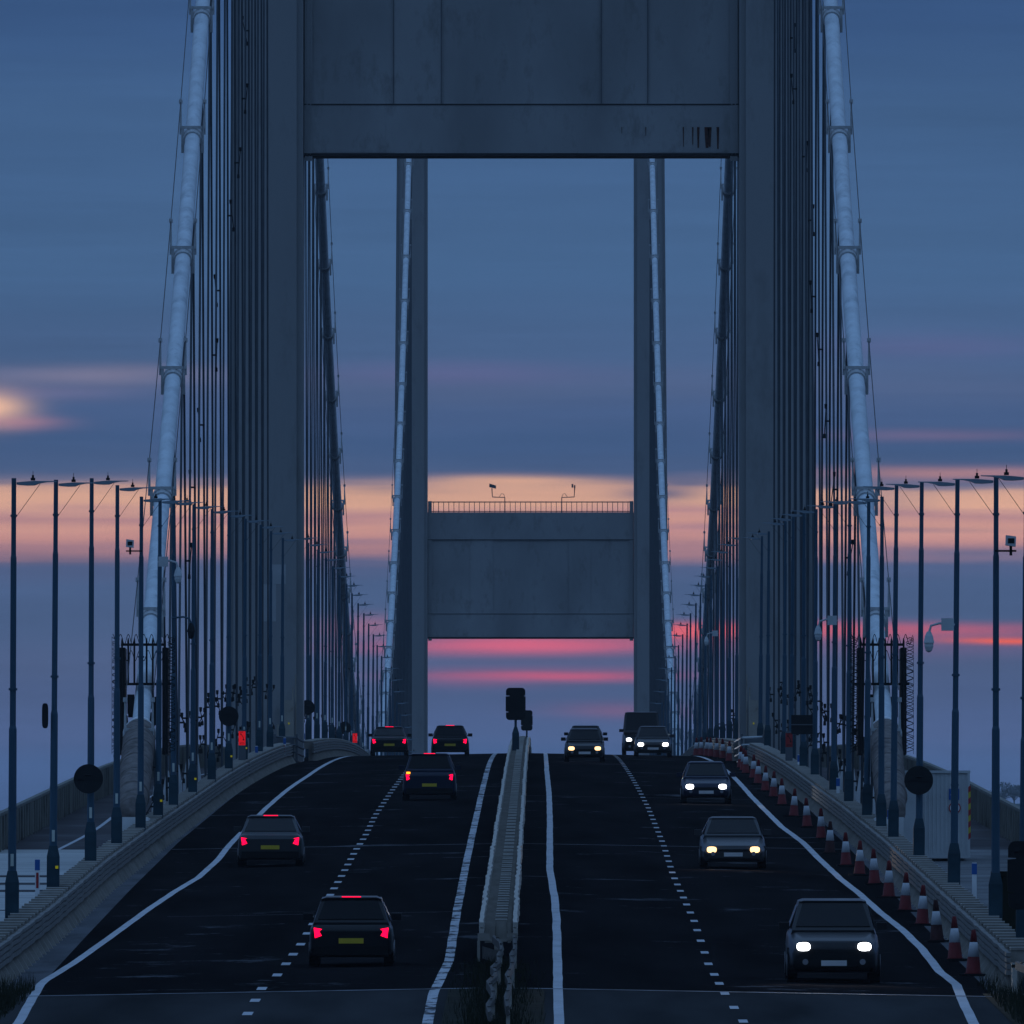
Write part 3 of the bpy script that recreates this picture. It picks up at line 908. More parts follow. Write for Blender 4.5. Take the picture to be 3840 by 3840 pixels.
# ------------------------------------------------------------------ street lamps
def make_lamp():
    t = thing('street_lamp', '', 'street lamp', (0, 0, 0), 'street lamps along the bridge')
    H = 10.55
    mb = MB()
    mb.tube([(0, 0, 0), (0, 0, 1.35), (0, 0, 1.62), (0, 0, H - 5.5), (0, 0, H - 5.42), (0, 0, H - 1.75), (0, 0, H - 1.68), (0, 0, H)],
            [.095, .095, .095, .088, .070, .068, .056, .054], 12)
    for z in (H - .85, 3.3, 5.9): mb.tube([(0, 0, z), (0, 0, z + .05)], .075 if z > 6 else .10, 12)
    pole = mb.build('pole', M['post'], t)
    mb = MB(); mb.loft([[(-w, -w, z), (w, -w, z), (w, w, z), (-w, w, z)] for w, z in ((.15, 0), (.15, 1.7), (.10, 1.95))])
    mb.build('door_compartment', M['box'], t)
    mb = MB(); z = H - .12
    mb.loft([[(x, -w, z + a), (x, w, z + a), (x, w * .8, z + b), (x, -w * .8, z + b)] for x, w, a, b in
             ((.06, .04, -.02, .03), (.12, .10, -.03, .035), (.30, .15, -.04, .05), (.46, .15, -.035, .06), (.56, .12, .005, .06), (.72, .10, .035, .062), (.95, .05, .045, .062))])
    hd = mb.build('lamp_head', M['head'], t)
    mb = MB(); mb.tube([(.42, 0, z + .07), (.42, 0, z + .13)], .055, 8); mb.tube([(.42, 0, z + .13), (.42, 0, z + .19)], .028, 6); mb.tube([(.42, 0, z + .19), (.42, 0, z + .28)], .008, 4)
    mb.build('photocell', M['black'], hd)
    mb = MB(); mb.tube([(.58, 0, z + .0), (.40, 0, z - .25), (.06, 0, z - .72)], .008, 4); mb.build('stay_wire', M['rope'], t)
    mb = MB(); mb.box(-.035, .035, -.112, -.10, 2.05, 2.32); mb.build('number_plate', M['label'], t)
    return t, pole


lamp, _ = make_lamp()
LEFT = [428, 464, 503, 534, 566, 592, 617, 651, 689, 727, 764, 806, 838, 877] + [913.6 + 36.58 * k for k in range(23)]
RIGHT = [401, 425, 468, 511, 548, 567, 592, 627, 659, 704, 734, 770, 792, 850, 878] + [914 + 36.58 * k for k in range(23)]
LTOP = [1793, 1799, 1793, 1819, 1862, 1869, 1875.6, 1891, 1909, 1925, 1945, 1968, 1991.5, 2017]
RTOP = [1773, 1786, 1798, 1807, 1816.6, 1862, 1872, 1873.6, 1889, 1909, 1922, 1938.5, 1955, 1993, 2011]
first = True
for side, lst in ((-1, LEFT), (1, RIGHT)):
    for k, d in enumerate(lst):
        o = lamp if first else copy_tree(lamp); first = False
        X = -11.62 if side < 0 else 9.98
        if d > 900: X = -11.3 if side < 0 else 9.66
        z0 = zr(X, d) - .12
        tops = LTOP if side < 0 else RTOP
        if k < len(tops): o.scale.z = ((VY - tops[k]) * d / F - z0) / 10.55
        o.location = (X, d, z0); o.rotation_euler = (random.uniform(-.003, .003), (-.006 if side > 0 else .004) + random.uniform(-.004, .004), 0 if side < 0 else math.pi)
        sd = 'left' if side < 0 else 'right'
        if d < 890:
            o['label'] = f'blue-grey street lamp, {ORD[k]} from the camera in the {sd} row'
        else:
            j = k - (14 if side < 0 else 15)
            o['label'] = f'small street lamp in the {sd} row, {ORD[j]} one beyond the near tower'
        o['group'] = f'street lamps in the {sd} row'
        if d < 890 and k % 2 == 0 or k in (1, 4):
            pass
for d in (464, 592, 651, 727, 764):
    o = thing('marker_plate', f'tiny yellow plate on the {ORD[LEFT.index(d)]} lamp base of the left row', 'plate', (-11.52, d - .16, zr(-11.6, d) + 1.35), 'yellow plates on lamp bases')
    mb = MB(); mb.box(-.035, .035, -.012, 0, -.035, .035); mb.build('plate_face', M['yellow'], o)


# round sign backs fixed to lamps
def round_sign(x, d, z, r, lab):
    t = thing('round_sign', lab, 'road sign', (x, d, z), 'round road signs seen from behind')
    mb = MB(); mb.disc((0, 0, 0), r, 0, .03, 40); mb.build('sign_plate', M['sign'], t)
    mb = MB(); mb.box(-r * .98, r * .98, -.02, -.001, -.02, .02); mb.tube([(-.09, -.03, .1), (.09, -.03, .1)], .02, 5); mb.build('bracket', M['sign'], t)


round_sign(-11.67, 502.7, 7.60, .38, 'large round black sign back on the third lamp of the left row')
round_sign(-11.62, 726.7, 13.33, .37, 'round black sign back beside the red emergency phone on the left')
round_sign(-11.35, 950.0, 17.85, .37, 'round sign back half hidden behind the left tower leg')
round_sign(-11.35, 1133.0, 20.1, .37, 'small distant round sign back in the left lamp row beyond the tower')
round_sign(9.98, 510.7, 7.68, .38, 'large round black sign back in front of the white cabin on the right')

# rectangular sign back near the right phone
t = thing('board_sign', 'dark rectangular board back fixed to a right lamp near the tower', 'road sign', (9.55, 703.6, 12.6))
mb = MB(); mb.box(-.42, .36, 0, .05, -.35, .35); mb.build('board', M['sign'], t)
mb = MB(); mb.box(-.42, .36, -.03, -.002, -.02, .02); mb.build('rail', M['grey'], t)


# lane control signals (backs)
def signal(x, d, z0, w, h, lab, zt=1.92, pole=True):
    t = thing('matrix_signal', lab, 'traffic signal', (x, d, z0), 'lane control signals seen from behind')
    hw, hh = w / 2, h / 2
    mb = MB()
    def rr(x, z, r, cx, cz): return [(cx + r * math.cos(a), cz + r * math.sin(a)) for a in [x + z * q / 5 for q in range(6)]]
    prof = rr(0, math.pi / 2, .15, hw - .15, hh - .15) + rr(math.pi / 2, math.pi / 2, .15, -hw + .15, hh - .15)
    prof += [(-hw, hh * .52), (-hw * .62, hh * .51), (-hw * .62, hh * .485), (-hw * 1.03, hh * .46), (-hw * 1.03, -hh * .46), (-hw * .72, -hh * .49), (-hw * .72, -hh * .515), (-hw, -hh * .53)]
    prof += rr(math.pi, math.pi / 2, .15, -hw + .15, -hh + .15) + rr(1.5 * math.pi, math.pi / 2, .15, hw - .15, -hh + .15)
    prof += [(hw, -hh * .53), (hw * .80, -hh * .515), (hw * .80, -hh * .49), (hw * 1.03, -hh * .46), (hw * 1.03, hh * .46), (hw * .85, hh * .485), (hw * .85, hh * .51), (hw, hh * .52)]
    mb.loft([[(a, 0, zt + b) for a, b in prof], [(a, .12, zt + b) for a, b in prof]])
    o = mb.build('backing_board', M['black'], t)
    for sx in (-1, 1):
        for sz in (-1, 1):
            mb = MB(); mb.disc((sx * w * .27, 0, zt + sz * h * .38), .055, -.03, -.002, 16); mb.build('lens_cap', M['sign'], t)
    if pole:
        mb = MB(); mb.tube([(0, .06, .9), (0, .06, zt - h * .45)], .055, 10)
        mb.quadbox([(-.14, -.08, .72), (.14, -.08, .72), (.14, .2, .72), (-.14, .2, .72), (-.06, -.02, .98), (.06, -.02, .98), (.06, .14, .98), (-.06, .14, .98)]); mb.build('pole', M['box'], t)
        mb = MB(); mb.box(-.145, .145, -.09, .21, 0, .72); mb.build('base_box', M['box'], t)


signal(-.97, 800, 13.26, .80, 1.33, 'black lane signal on a blue pole on the central reserve, the larger one')
signal(-.76, 1190, zc(1190) + .85, .70, 1.25, 'smaller black lane signal behind the crest of the central reserve', 2.0)
signal(9.86, 391, zc(391) - .75, .84, 1.38, 'black lane signal cut off by the right edge of the picture', 2.9)


# CCTV cameras on lamp posts
def dome_cam(x, d, z, side, lab, m='cam', r=.13):
    t = thing('dome_camera', lab, 'camera', (x, d, z), 'dome cameras on the lamp posts')
    mb = MB(); mb.tube([(side * .62, -.1, .42), (side * .25, -.12, .46), (side * .05, -.12, .40), (0, -.12, .22)], .035, 6)
    mb.box(*sorted((side * .30, side * .60)), -.2, -.02, .28, .58) if m == 'cam' else None
    mb.build('bracket', M[m] if m == 'cam' else M['post'], t)
    mb = MB(); mb.tube([(0, -.12, .26), (0, -.12, .15), (0, -.12, .0), (0, -.12, -.02)], [.05, r * .75, r, r], 14); mb.build('housing', M[m], t)
    mb = MB(); mb.tube([(0, -.12, -.02), (0, -.12, -.10), (0, -.12, -.20), (0, -.12, -.24)], [r * .86, r * .85, r * .6, r * .2], 14); mb.build('dome', M['cam'] if m == 'cam' else M['black'], t)


def box_cam(x, d, z, side, lab):
    t = thing('box_camera', lab, 'camera', (x, d, z), 'box cameras on the lamp posts')
    mb = MB(); mb.box(*sorted((side * -.35, side * .12)), -.03, .03, -.16, -.12); mb.box(-.03, .03, -.03, .03, -.24, -.02); mb.build('bracket', M['black'], t)
    mb = MB(); mb.quadbox([(-.12, -.25, -.02), (.10, -.25, -.05), (.10, .1, -.05), (-.12, .1, -.02), (-.11, -.25, .20), (.11, -.25, .17), (.11, .1, .17), (-.11, .1, .20)]); mb.build('housing', M['cam'], t)
    mb = MB(); mb.box(-.07, .07, -.258, -.251, .02, .13); mb.build('window', M['black'], t)


dome_cam(9.38, 467.5, 10.35, 1, 'large white dome camera on an arm in front of the third right lamp')
dome_cam(9.0, 626.5, 14.15, 1, 'white dome camera against the red sunset streak beside the right hangers')
dome_cam(8.82, 1024, zc(1024) + 5.9, 1, 'white dome camera in the distance beyond the right tower leg')
dome_cam(-11.05, 616.5, 14.0, -1, 'dark hanging dome camera beside the left hangers', 'sign')
dome_cam(-10.98, 590.5, 17.4 - 2.3, -1, 'small white dome camera high on a left lamp beside the cable')
box_cam(-11.92, 565.8, (4022 - 2049) * 566 / F, -1, 'pale box camera on the fifth left lamp against the orange cloud')
box_cam(10.32, 424.8, (4022 - 2043) * 425 / F, 1, 'pale box camera on the second right lamp near the picture edge')
t = thing('meter_box', 'dark oval box strapped to the second lamp of the left row', 'equipment box', (-11.80, 463.8, (4022 - 2685) * 464 / F))
mb = MB(); mb.disc((0, 0, 0), .075, -.08, .08, 20, .30, 4); mb.build('box_body', M['sign'], t)


# emergency phones
def lettering(text, size, parent, loc, bold=0.0):
    cu = bpy.data.curves.new('lettering', 'FONT'); cu.body = text; cu.size = size; cu.extrude = .003; cu.align_x = 'CENTER'; cu.offset = bold
    tmp = bpy.data.objects.new('lettering_source', cu); C.link(tmp)
    me = bpy.data.meshes.new_from_object(tmp.evaluated_get(bpy.context.evaluated_depsgraph_get()))
    bpy.data.objects.remove(tmp)
    me.materials.clear(); me.materials.append(M['ink'])
    o = bpy.data.objects.new('lettering', me); C.link(o); o.parent = parent; o.location = loc; o.rotation_euler = (R(90), 0, 0)
    return o


def phone(x, d, z0, lab, lit=True):
    t = thing('emergency_phone', lab, 'emergency phone', (x, d, z0), 'emergency phones on the verge')
    mb = MB(); mb.tube([(0, .1, 0), (0, .1, .5)], [.12, .05], 8); mb.build('stand', M['grey'], t)
    mb = MB(); mb.box(-.15, .13, 0, .3, .5, 1.75); mb.box(-.15, .13, 0, .3, 2.3, 2.36); mb.box(.13, .30, .1, .3, .5, 1.1); mb.build('cabinet', M['grey'], t)
    mb = MB(); mb.box(-.14, .12, .01, .29, 1.751, 2.299); pn = mb.build('light_panel', M['sos'] if lit else M['sosdim'], t)
    mb = MB()
    pts = [(-.05, .001, 2.18), (0.0, .001, 2.13), (.04, .001, 2.06), (.05, .001, 1.98)]
    mb.tube(pts, .012, 5)
    mb.disc((-.055, 0, 2.185), .028, -.006, .008, 12); mb.disc((.05, 0, 1.965), .03, -.006, .008, 12)
    mb.box(-.10, .04, -.004, .008, 2.255, 2.275)
    mb.build('handset_symbol', M['ink'], pn)
    lettering('SOS', .115, pn, (-.01, -.003, 1.785))


phone(-11.62, 760, zc(760) - .45, 'emergency phone pillar with a glowing red panel on the left verge')
phone(9.75, 757, zc(757) - .5, 'emergency phone pillar with a dull red panel on the right verge', False)
phone(-10.95, 1155, zc(1155) - .55, 'tiny distant emergency phone with a red panel beyond the left tower leg')
t = thing('waste_bin', 'dark red post box behind the right phone pillar', 'post', (9.75, 745, zc(745) - .7)); mb = MB(); mb.box(-.14, .14, 0, .3, 0, .9); mb.build('body', M['cone_dirty'], t); mb = MB(); mb.box(-.17, .17, -.03, .33, .9, .96); mb.build('cap', M['white'], t)


# marker posts
def marker(x, d, h, lab, red=True, blue=True):
    t = thing('marker_post', lab, 'marker post', (x, d, zr(x, d) - .1), 'white verge marker posts')
    mb = MB(); mb.box(-.055, .055, 0, .03, 0, h); mb.build('blade', M['white'], t)
    mb = MB(); mb.box(-.062, .062, -.006, .036, h - .28, h - .02); mb.build('cap_band', M['blue'], t)
    if red: mb = MB(); mb.box(-.03, .03, -.008, -.001, h - .72, h - .34); mb.build('reflector', M['red'], t)


marker(-12.35, 478, 1.45, 'marker post with a red reflector between the second and third left lamps')
marker(-11.95, 586, 1.5, 'marker post beside the wrapped cable end on the left')
marker(-11.75, 700, 1.5, 'marker post left of the hangers, behind the barrier')
marker(-11.6, 797, 1.3, 'marker post right of the glowing phone')
marker(-11.3, 862, 1.3, 'marker post at the foot of the left tower leg')
marker(10.35, 462, 1.6, 'plain marker post behind the right barrier near the third lamp', False)
marker(10.1, 560, 1.6, 'plain marker post beside the white cabin', False)
marker(10.0, 650, 1.5, 'plain marker post among the right hanger sockets', False)
marker(9.9, 740, 1.4, 'plain marker post close to the right phone pillar', False)
for x, d, lab in ((-11.4, 940, 'left'), (9.7, 940, 'right')):
    marker(x, d, 1.3, f'distant marker post just beyond the {lab} tower leg')


# ------------------------------------------------------------------ site cabin
t = thing('site_cabin', 'white ribbed site cabin with door and warning signs behind the right barrier', 'site cabin', (10.55, 596, zc(600) - .75))
W, H = 2.62, 2.62
mb = MB(); mb.box(0, W, .04, 5.5, .06, H - .02); mb.build('shell', M['cabin'], t)
mb = MB(); mb.box(-.04, W + .06, -.02, 5.56, H - .02, H + .06); mb.box(-.03, .05, -.015, .05, 0, H - .021); mb.box(W - .03, W + .05, -.015, .05, 0, H - .021); mb.box(.051, W - .031, -.012, .038, 0, .1); mb.build('corner_frame', M['cabin'], t)
mb = MB()
for k in range(20):
    x = .12 + k * .128
    if .30 < x < 1.20 or x > W - .06: continue
    mb.box(x, x + .05, .015, .04, .12, H - .05)
mb.build('rib', M['cabin'], t)
mb = MB(); mb.box(.34, 1.20, .0, .038, .12, 2.22); d_ = mb.build('door', M['cabin'], t)
mb = MB(); mb.tube([(.50, -.05, .98), (.50, -.05, 1.28)], .035, 8); mb.build('handle', M['grey'], d_)
mb = MB(); mb.box(.32, 1.30, -.02, .0 - .001, 2.26, 2.31); mb.build('gutter_rail', M['cabin'], t)
mb = MB(); mb.box(2.02, 2.34, -.01, .014, 1.78, 2.12); bs = mb.build('blue_notice', M['blue'], t)
mb = MB(); mb.disc((2.20, 0, 1.53), .185, -.008, .004, 32); ps = mb.build('round_notice', M['red'], t)
mb = MB(); mb.disc((2.20, 0, 1.53), .150, -.012, -.0085, 32); mb.build('notice_face', M['white'], ps)
lettering('5', .27, ps, (2.18, -.016, 1.435), .008)
mb = MB()
for q, (x0, x1, z) in enumerate(((2.12, 2.24, 2.04), (2.07, 2.28, 1.92), (2.09, 2.26, 1.83))): mb.box(x0, x1, -.013, -.0105, z, z + .03)
mb.build('notice_text', M['cam'], bs)
for k in range(9):
    z = .55 + k * .18
    mb = MB(); mb.quadbox([(W - .005, -.02, z), (W + .07, -.02, z + .06), (W + .07, -.016, z + .06), (W - .005, -.016, z), (W - .005, -.02, z + .18), (W + .07, -.02, z + .24), (W + .07, -.016, z + .24), (W - .005, -.016, z + .18)])
    mb.build('hazard_stripe', M['red'] if k % 2 == 0 else M['ylw'], t)

# small cabinet and post at the right edge
t = thing('roadside_cabinet', 'dark green roadside cabinet at the right edge behind the barrier', 'cabinet', (10.15, 436, zc(436) - .75))
mb = MB(); mb.box(.02, .9, 0, .7, 0, 2.15); mb.build('body', M['ground'], t)
mb = MB(); mb.box(0, .92, -.03, .73, 2.15, 2.26); mb.build('lid', M['ground'], t)
t = thing('wall_stub', 'low mossy concrete stub beyond the end of the right barrier', 'wall', (9.85, 398, zc(398) - .7))
mb = MB(); mb.box(-.12, .35, 0, 1.0, 0, 1.15); mb.box(-.12, -.04, -.02, .3, 1.15, 1.27); mb.build('body', M['parapet'], t)


# ------------------------------------------------------------------ traffic cones
def make_cone():
    t = thing('traffic_cone', '', 'traffic cone', (0, 0, 0), 'traffic cones coning off the right edge')
    mb = MB(); mb.tube([(0, 0, .045), (0, 0, .07), (0, 0, .40), (0, 0, .402), (0, 0, .703), (0, 0, .705), (0, 0, .93), (0, 0, .965)], [.20, .158, .122, .110, .070, .078, .048, .036], 20)
    mb.build('cone_body', M['cone_red'], t, True)
    mb = MB(); mb.tube([(0, 0, .398), (0, 0, .40), (0, 0, .70), (0, 0, .706)], [.117, .124, .082, .076], 20, False)
    mb.build('reflective_sleeve', M['cone_white'], t, True)
    mb = MB(); mb.disc((0, 0, 0), .26, -.26, .26, 24, .26, 6)
    mb.v = [(x, z, .045 * (1 if y > 0 else 0)) for x, y, z in mb.v]
    mb.build('base', M['rubber'], t)
    return t


CONES = [(9.05, 405), (8.99, 420), (9.02, 440.5), (9.08, 460.5), (9.02, 479), (8.96, 498), (8.94, 518), (8.79, 533), (8.67, 549), (8.56, 572), (8.75, 602.5),
         (8.67, 628.5), (8.57, 654), (8.56, 684.5), (8.53, 707.5), (8.46, 727), (8.47, 752.5), (8.56, 776.5), (8.51, 800), (8.57, 815), (8.62, 831), (8.59, 879), (8.6, 909),
         (8.45, 925), (8.3, 938), (8.2, 952), (8.2, 985), (8.15, 1010)]
SCUFF = {2: 'scuffed dark traffic cone with a smeared sleeve, third from the camera', 9: 'dark grimy traffic cone, tenth from the camera, by the bend in the barrier'}
cone = make_cone(); dirty = None
for k, (x, d) in enumerate(CONES):
    o = cone if k == 0 else copy_tree(cone)
    o.location = (x, d, zr(x, d) + .005); o.rotation_euler = (random.uniform(-.03, .03), random.uniform(-.045, .045), random.uniform(0, 6))
    o['label'] = f'red and white traffic cone, {ORD[k]} from the camera'
    if k in SCUFF:
        o['label'] = SCUFF[k]
        for ch in o.children:
            if ch.name.startswith('cone_body'):
                ch.data = ch.data.copy(); ch.data.materials.clear(); ch.data.materials.append(M['cone_dirty'])


# ------------------------------------------------------------------ vehicles, at rest, lamps lit
def paint(n, c): return mat('paint_' + n, c, .35, .25, var=.03, coat=.12)


GLASS = mat('tinted_glass', (.006, .007, .009), .25, .12, var=.02)
TAIL = mat('tail_lamp', (.3, .01, .02), .3, .5, emit=(1.0, .0, .045), estr=2.2)
HEADW = mat('headlamp_white', (.8, .8, .85), .3, .5, emit=(.95, .97, 1.0), estr=9.0)
IND = mat('indicator', (.4, .15, .01), .3, .5, emit=(1.0, .35, .02), estr=2.5)
HEADY = mat('headlamp_warm', (.8, .75, .6), .3, .5, emit=(1.0, .60, .24), estr=2.6)
DIML = mat('lamp_off', (.25, .25, .27), .2, .5)
RIM = mat('alloy', (.3, .3, .32), .4, .5, metal=.6)
PLY = mat('plate_yellow', (.55, .42, .04), .6, .2)
PLW = mat('plate_white', (.6, .6, .6), .6, .2)


def ring(y, hw, z0, z1, rad=.12, top_in=0.0):
    """rounded section across the car at station y"""
    ht = hw - top_in
    return [(-hw + .06, y, z0), (hw - .06, y, z0), (hw, y, z0 + rad), (hw, y, (z0 + z1) * .55), (ht + (hw - ht) * .3, y, z1 - rad * .7), (ht - rad * .8, y, z1),
            (-ht + rad * .8, y, z1), (-ht - (hw - ht) * .3, y, z1 - rad * .7), (-hw, y, (z0 + z1) * .55), (-hw, y, z0 + rad)]


def vehicle(style, x, d, paintm, lamp_m, away, lab, name='car'):
    """away=True: driving away from the camera (rear towards us)"""
    L_, W_, H_ = {'hatch': (4.1, .88, 1.48), 'saloon': (4.7, .91, 1.44), 'suv': (4.6, .94, 1.68), 'van': (5.3, .98, 2.2)}[style]
    t = thing(name, lab, 'van' if style == 'van' else 'car', (x, d, zr(x, d)), 'vehicles driving away on the left' if away else 'oncoming vehicles on the right')
    t.rotation_euler = (math.atan(slope(d)), 0, 0)
    if not away: t.rotation_euler = (-math.atan(slope(d)), 0, math.pi)
    # local frame: rear bumper at y = 0, nose at y = L
    sh = {'hatch': .92, 'saloon': .92, 'suv': 1.05, 'van': 1.15}[style]
    nose = {'hatch': .78, 'saloon': .72, 'suv': .92, 'van': .95}[style]
    mb = MB()
    mb.loft([ring(0, W_ * .90, .34, sh * .86), ring(.08, W_ * .97, .24, sh * .97), ring(.5, W_, .2, sh + .02, top_in=.04), ring(L_ * .35, W_, .2, sh, top_in=.04), ring(L_ * .62, W_, .2, sh - .01, top_in=.04),
             ring(L_ * .74, W_, .2, sh - .03, top_in=.06), ring(L_ * .9, W_ * .97, .22, nose + .04, top_in=.1), ring(L_ - .08, W_ * .9, .24, nose - .06, top_in=.12), ring(L_, W_ * .82, .32, nose - .2, top_in=.1)])
    body = mb.build('body', paintm, t, True)
    bv = body.modifiers.new('bevel', 'BEVEL'); bv.width = .05; bv.segments = 3; bv.limit_method = 'ANGLE'; bv.angle_limit = R(25)
    wn = body.modifiers.new('normals', 'WEIGHTED_NORMAL')
    # glasshouse
    y0, y1, y2, y3 = {'hatch': (.12, .55, 2.2, 3.0), 'saloon': (.55, 1.35, 2.7, 3.5), 'suv': (.1, .4, 2.5, 3.3), 'van': (.06, .12, 3.6, 4.5)}[style]
    mb = MB(); ti = .20 if style != 'van' else .10

    def cab(y, hw, z0, z1): return [(-hw, y, z0), (hw, y, z0), (hw - ti * (z1 - z0) / (H_ - sh), y, z1), (-hw + ti * (z1 - z0) / (H_ - sh), y, z1)]
    mb.loft([cab(y0, W_ - .07, sh - .06, sh + .02), cab(y1, W_ - .05, sh - .06, H_ - .05), cab(y2, W_ - .05, sh - .06, H_ - .04), cab(y3, W_ - .07, sh - .1, sh + .01)])
    mb.build('cabin', paintm, t)

    def pane(ya, yb, hwa, hwb, za, zb, sg, name):
        m_ = .12
        pts = []
        for u, v in ((-1, m_), (1, m_), (1, 1 - m_ * .6), (-1, 1 - m_ * .6)):
            hw_ = (hwa + (hwb - hwa) * v) - .09
            pts.append((u * hw_, ya + (yb - ya) * v + sg * .012, za + (zb - za) * v + .012))
        mb = MB(); mb.quadbox([(a, b + sg * -.01, c - .01) for a, b, c in pts] + pts); mb.build(name, GLASS, t)
    zt2 = H_ - .05
    kz = ti * (zt2 - (sh - .06)) / (H_ - sh)
    if not (style == 'van' and away): pane(y0, y1, W_ - .07, W_ - .05 - kz, sh + .02, zt2, -1, 'rear_window')
    pane(y3, y2, W_ - .07, W_ - .05 - kz, sh + .01, zt2, 1, 'windscreen')
    for s in (-1, 1):
        mb = MB(); q = W_ - .045
        mb.quadbox([(s * (q + .004), y1 + .1, sh + .04), (s * (q + .004), y2 + .3, sh + .04), (s * (q - .02), y2 + .3, sh + .04), (s * (q - .02), y1 + .1, sh + .04),
                    (s * (q - kz * .82), y1 + .2, zt2 - .09), (s * (q - kz * .82), y2 - .05, zt2 - .09), (s * (q - kz * .82 - .02), y2 - .05, zt2 - .09), (s * (q - kz * .82 - .02), y1 + .2, zt2 - .09)])
        mb.build('side_window', GLASS, t)
    mb = MB(); hw = W_ - .05 - ti
    mb.loft([[(-hw, y1 - .06, H_ - .055), (hw, y1 - .06, H_ - .055), (hw - .1, y1 - .06, H_ - .02), (-hw + .1, y1 - .06, H_ - .02)], [(-hw, (y1 + y2) / 2, H_ - .05), (hw, (y1 + y2) / 2, H_ - .05), (hw - .1, (y1 + y2) / 2, H_), (-hw + .1, (y1 + y2) / 2, H_)], [(-hw, y2 + .05, H_ - .06), (hw, y2 + .05, H_ - .06), (hw - .1, y2 + .05, H_ - .03), (-hw + .1, y2 + .05, H_ - .03)]])
    mb.build('roof', paintm, t)
    for s in (-1, 1):
        for k, yy in enumerate((.78, L_ - .82)):
            r = .32 if style != 'suv' else .36
            mb = MB(); mb.tube([(s * (W_ - .2), yy, r), (s * (W_ + .005), yy, r)], r, 20); wh = mb.build('wheel', M['rubber'], t)
            mb = MB(); mb.tube([(s * (W_ + .0), yy, r), (s * (W_ + .015), yy, r)], r * .62, 14); mb.build('rim', RIM, wh)
        # door mirror
        mb = MB(); mb.box(*sorted((s * (W_ - .05), s * (W_ + .16))), y3 - .35, y3 - .2, sh + .02, sh + .17); mb.build('door_mirror', paintm, t)
        # lamps
        zl = sh * .84 if style != 'van' else 1.0
        mb = MB()
        mb.quadbox([(s * (W_ * .86), -.02, zl - .16), (s * (W_ * .70 if style in ('saloon', 'hatch') else W_ * .74), .0, zl - .11), (s * (W_ * .70), .1, zl - .11), (s * (W_ * .9), .1, zl - .16),
                    (s * (W_ * .88), -.01, zl + .06), (s * (W_ * .70 if style in ('saloon', 'hatch') else W_ * .74), .01, zl + .03), (s * (W_ * .70), .1, zl + .03), (s * (W_ * .9), .1, zl + .06)])
        mb.build('tail_lamp', TAIL if away else DIML, t)
        if away and s < 0 and 'amber' in lab:
            mb = MB(); mb.box(s * W_ * .80 - .07, s * W_ * .80 + .07, -.03, .05, zl + .07, zl + .14); mb.build('indicator', IND, t)
        zn = nose - .17
        mb = MB(); mb.disc((s * W_ * .62, 0, .44), .06, 0, .05, 14); mb.v = [(a, b + L_ - .01, c) for a, b, c in mb.v]; mb.build('fog_lamp', DIML, t)
        mb = MB(); mb.disc((s * W_ * .66, 0, zn), .135, 0, .06, 20, .085, 3)
        mb.v = [(a, b + L_ - .005 - .06 * abs(a / W_), c) for a, b, c in mb.v]
        mb.build('headlamp', lamp_m if not away else DIML, t)
    mb = MB(); mb.box(-.26, .26, -.025, .1, .50, .61) ; mb.build('number_plate', PLY, t)
    mb = MB(); mb.box(-.26, .26, L_ - .05, L_ + .015, .36, .47); mb.build('number_plate', PLW, t)
    mb = MB(); mb.box(-W_ * .55, W_ * .55, L_ - .05, L_ + .006, .50, .50 + (nose - .72) * .4 + .06); mb.build('grille', M['black'], t)
    mb = MB(); mb.box(-W_ * .88, W_ * .88, -.03, .25, .26, .44); mb.build('rear_bumper', M['rubber'], t)
    if not away:
        for s in (-1, 1):
            ld = bpy.data.lights.new('headlamp_beam', 'SPOT'); ld.energy = 260; ld.spot_size = R(64); ld.spot_blend = .7; ld.shadow_soft_size = .05
            ld.color = (1, .97, .92) if lamp_m is HEADW else (1, .72, .42)
            lo = bpy.data.objects.new('headlamp_beam', ld); C.link(lo); lo.parent = t
            lo.location = (s * W_ * .66, L_ + .08, nose - .17); lo.rotation_euler = (R(85), 0, 0)
    if away and style != 'van':
        mb = MB(); mb.box(-.2, .2, y1 - .03, y1 - .01, H_ - .03, H_ - .0); mb.build('brake_lamp', TAIL, t)
    return t


pb, pg, pn, pd = paint('black', (.008, .009, .011)), paint('grey', (.035, .038, .042)), paint('navy', (.008, .014, .035)), paint('darkred', (.04, .006, .008))
vehicle('hatch', -3.95, 408, pb, None, True, 'black hatchback with lit red tail lamps, nearest on the left carriageway')
vehicle('saloon', -7.55, 545, pg, None, True, 'dark grey saloon with lit tail lamps in the outer left lane')
vehicle('suv', -3.9, 690, pn, None, True, 'dark blue off-roader with lit tail lamps and a flashing amber indicator')
vehicle('hatch', -4.2, 915, pb, None, True, 'black hatchback with lit tail lamps cresting the hill on the left')
vehicle('saloon', -7.3, 945, pb, None, True, 'black saloon half sunk behind the crest on the left')
vehicle('suv', 6.0, 400, pb, HEADW, False, 'black off-roader with white headlamps, nearest on the right carriageway')
vehicle('saloon', 5.4, 545, pg, HEADY, False, 'grey saloon with warm headlamps behind the nearest oncoming car')
vehicle('hatch', 5.9, 690, pn, HEADW, False, 'dark blue hatchback with white headlamps in the outer right lane')
vehicle('hatch', 2.0, 860, pb, HEADY, False, 'small black hatchback with warm headlamps in the inner right lane')
vehicle('saloon', 2.3, 965, pb, HEADY, False, 'black saloon with warm headlamps appearing over the crest')
vehicle('hatch', 5.4, 925, pg, HEADW, False, 'grey hatchback with white headlamps appearing over the crest by the cones')
vehicle('van', 5.2, 990, pb, HEADW, False, 'black van with white headlamps sunk behind the crest', 'van')

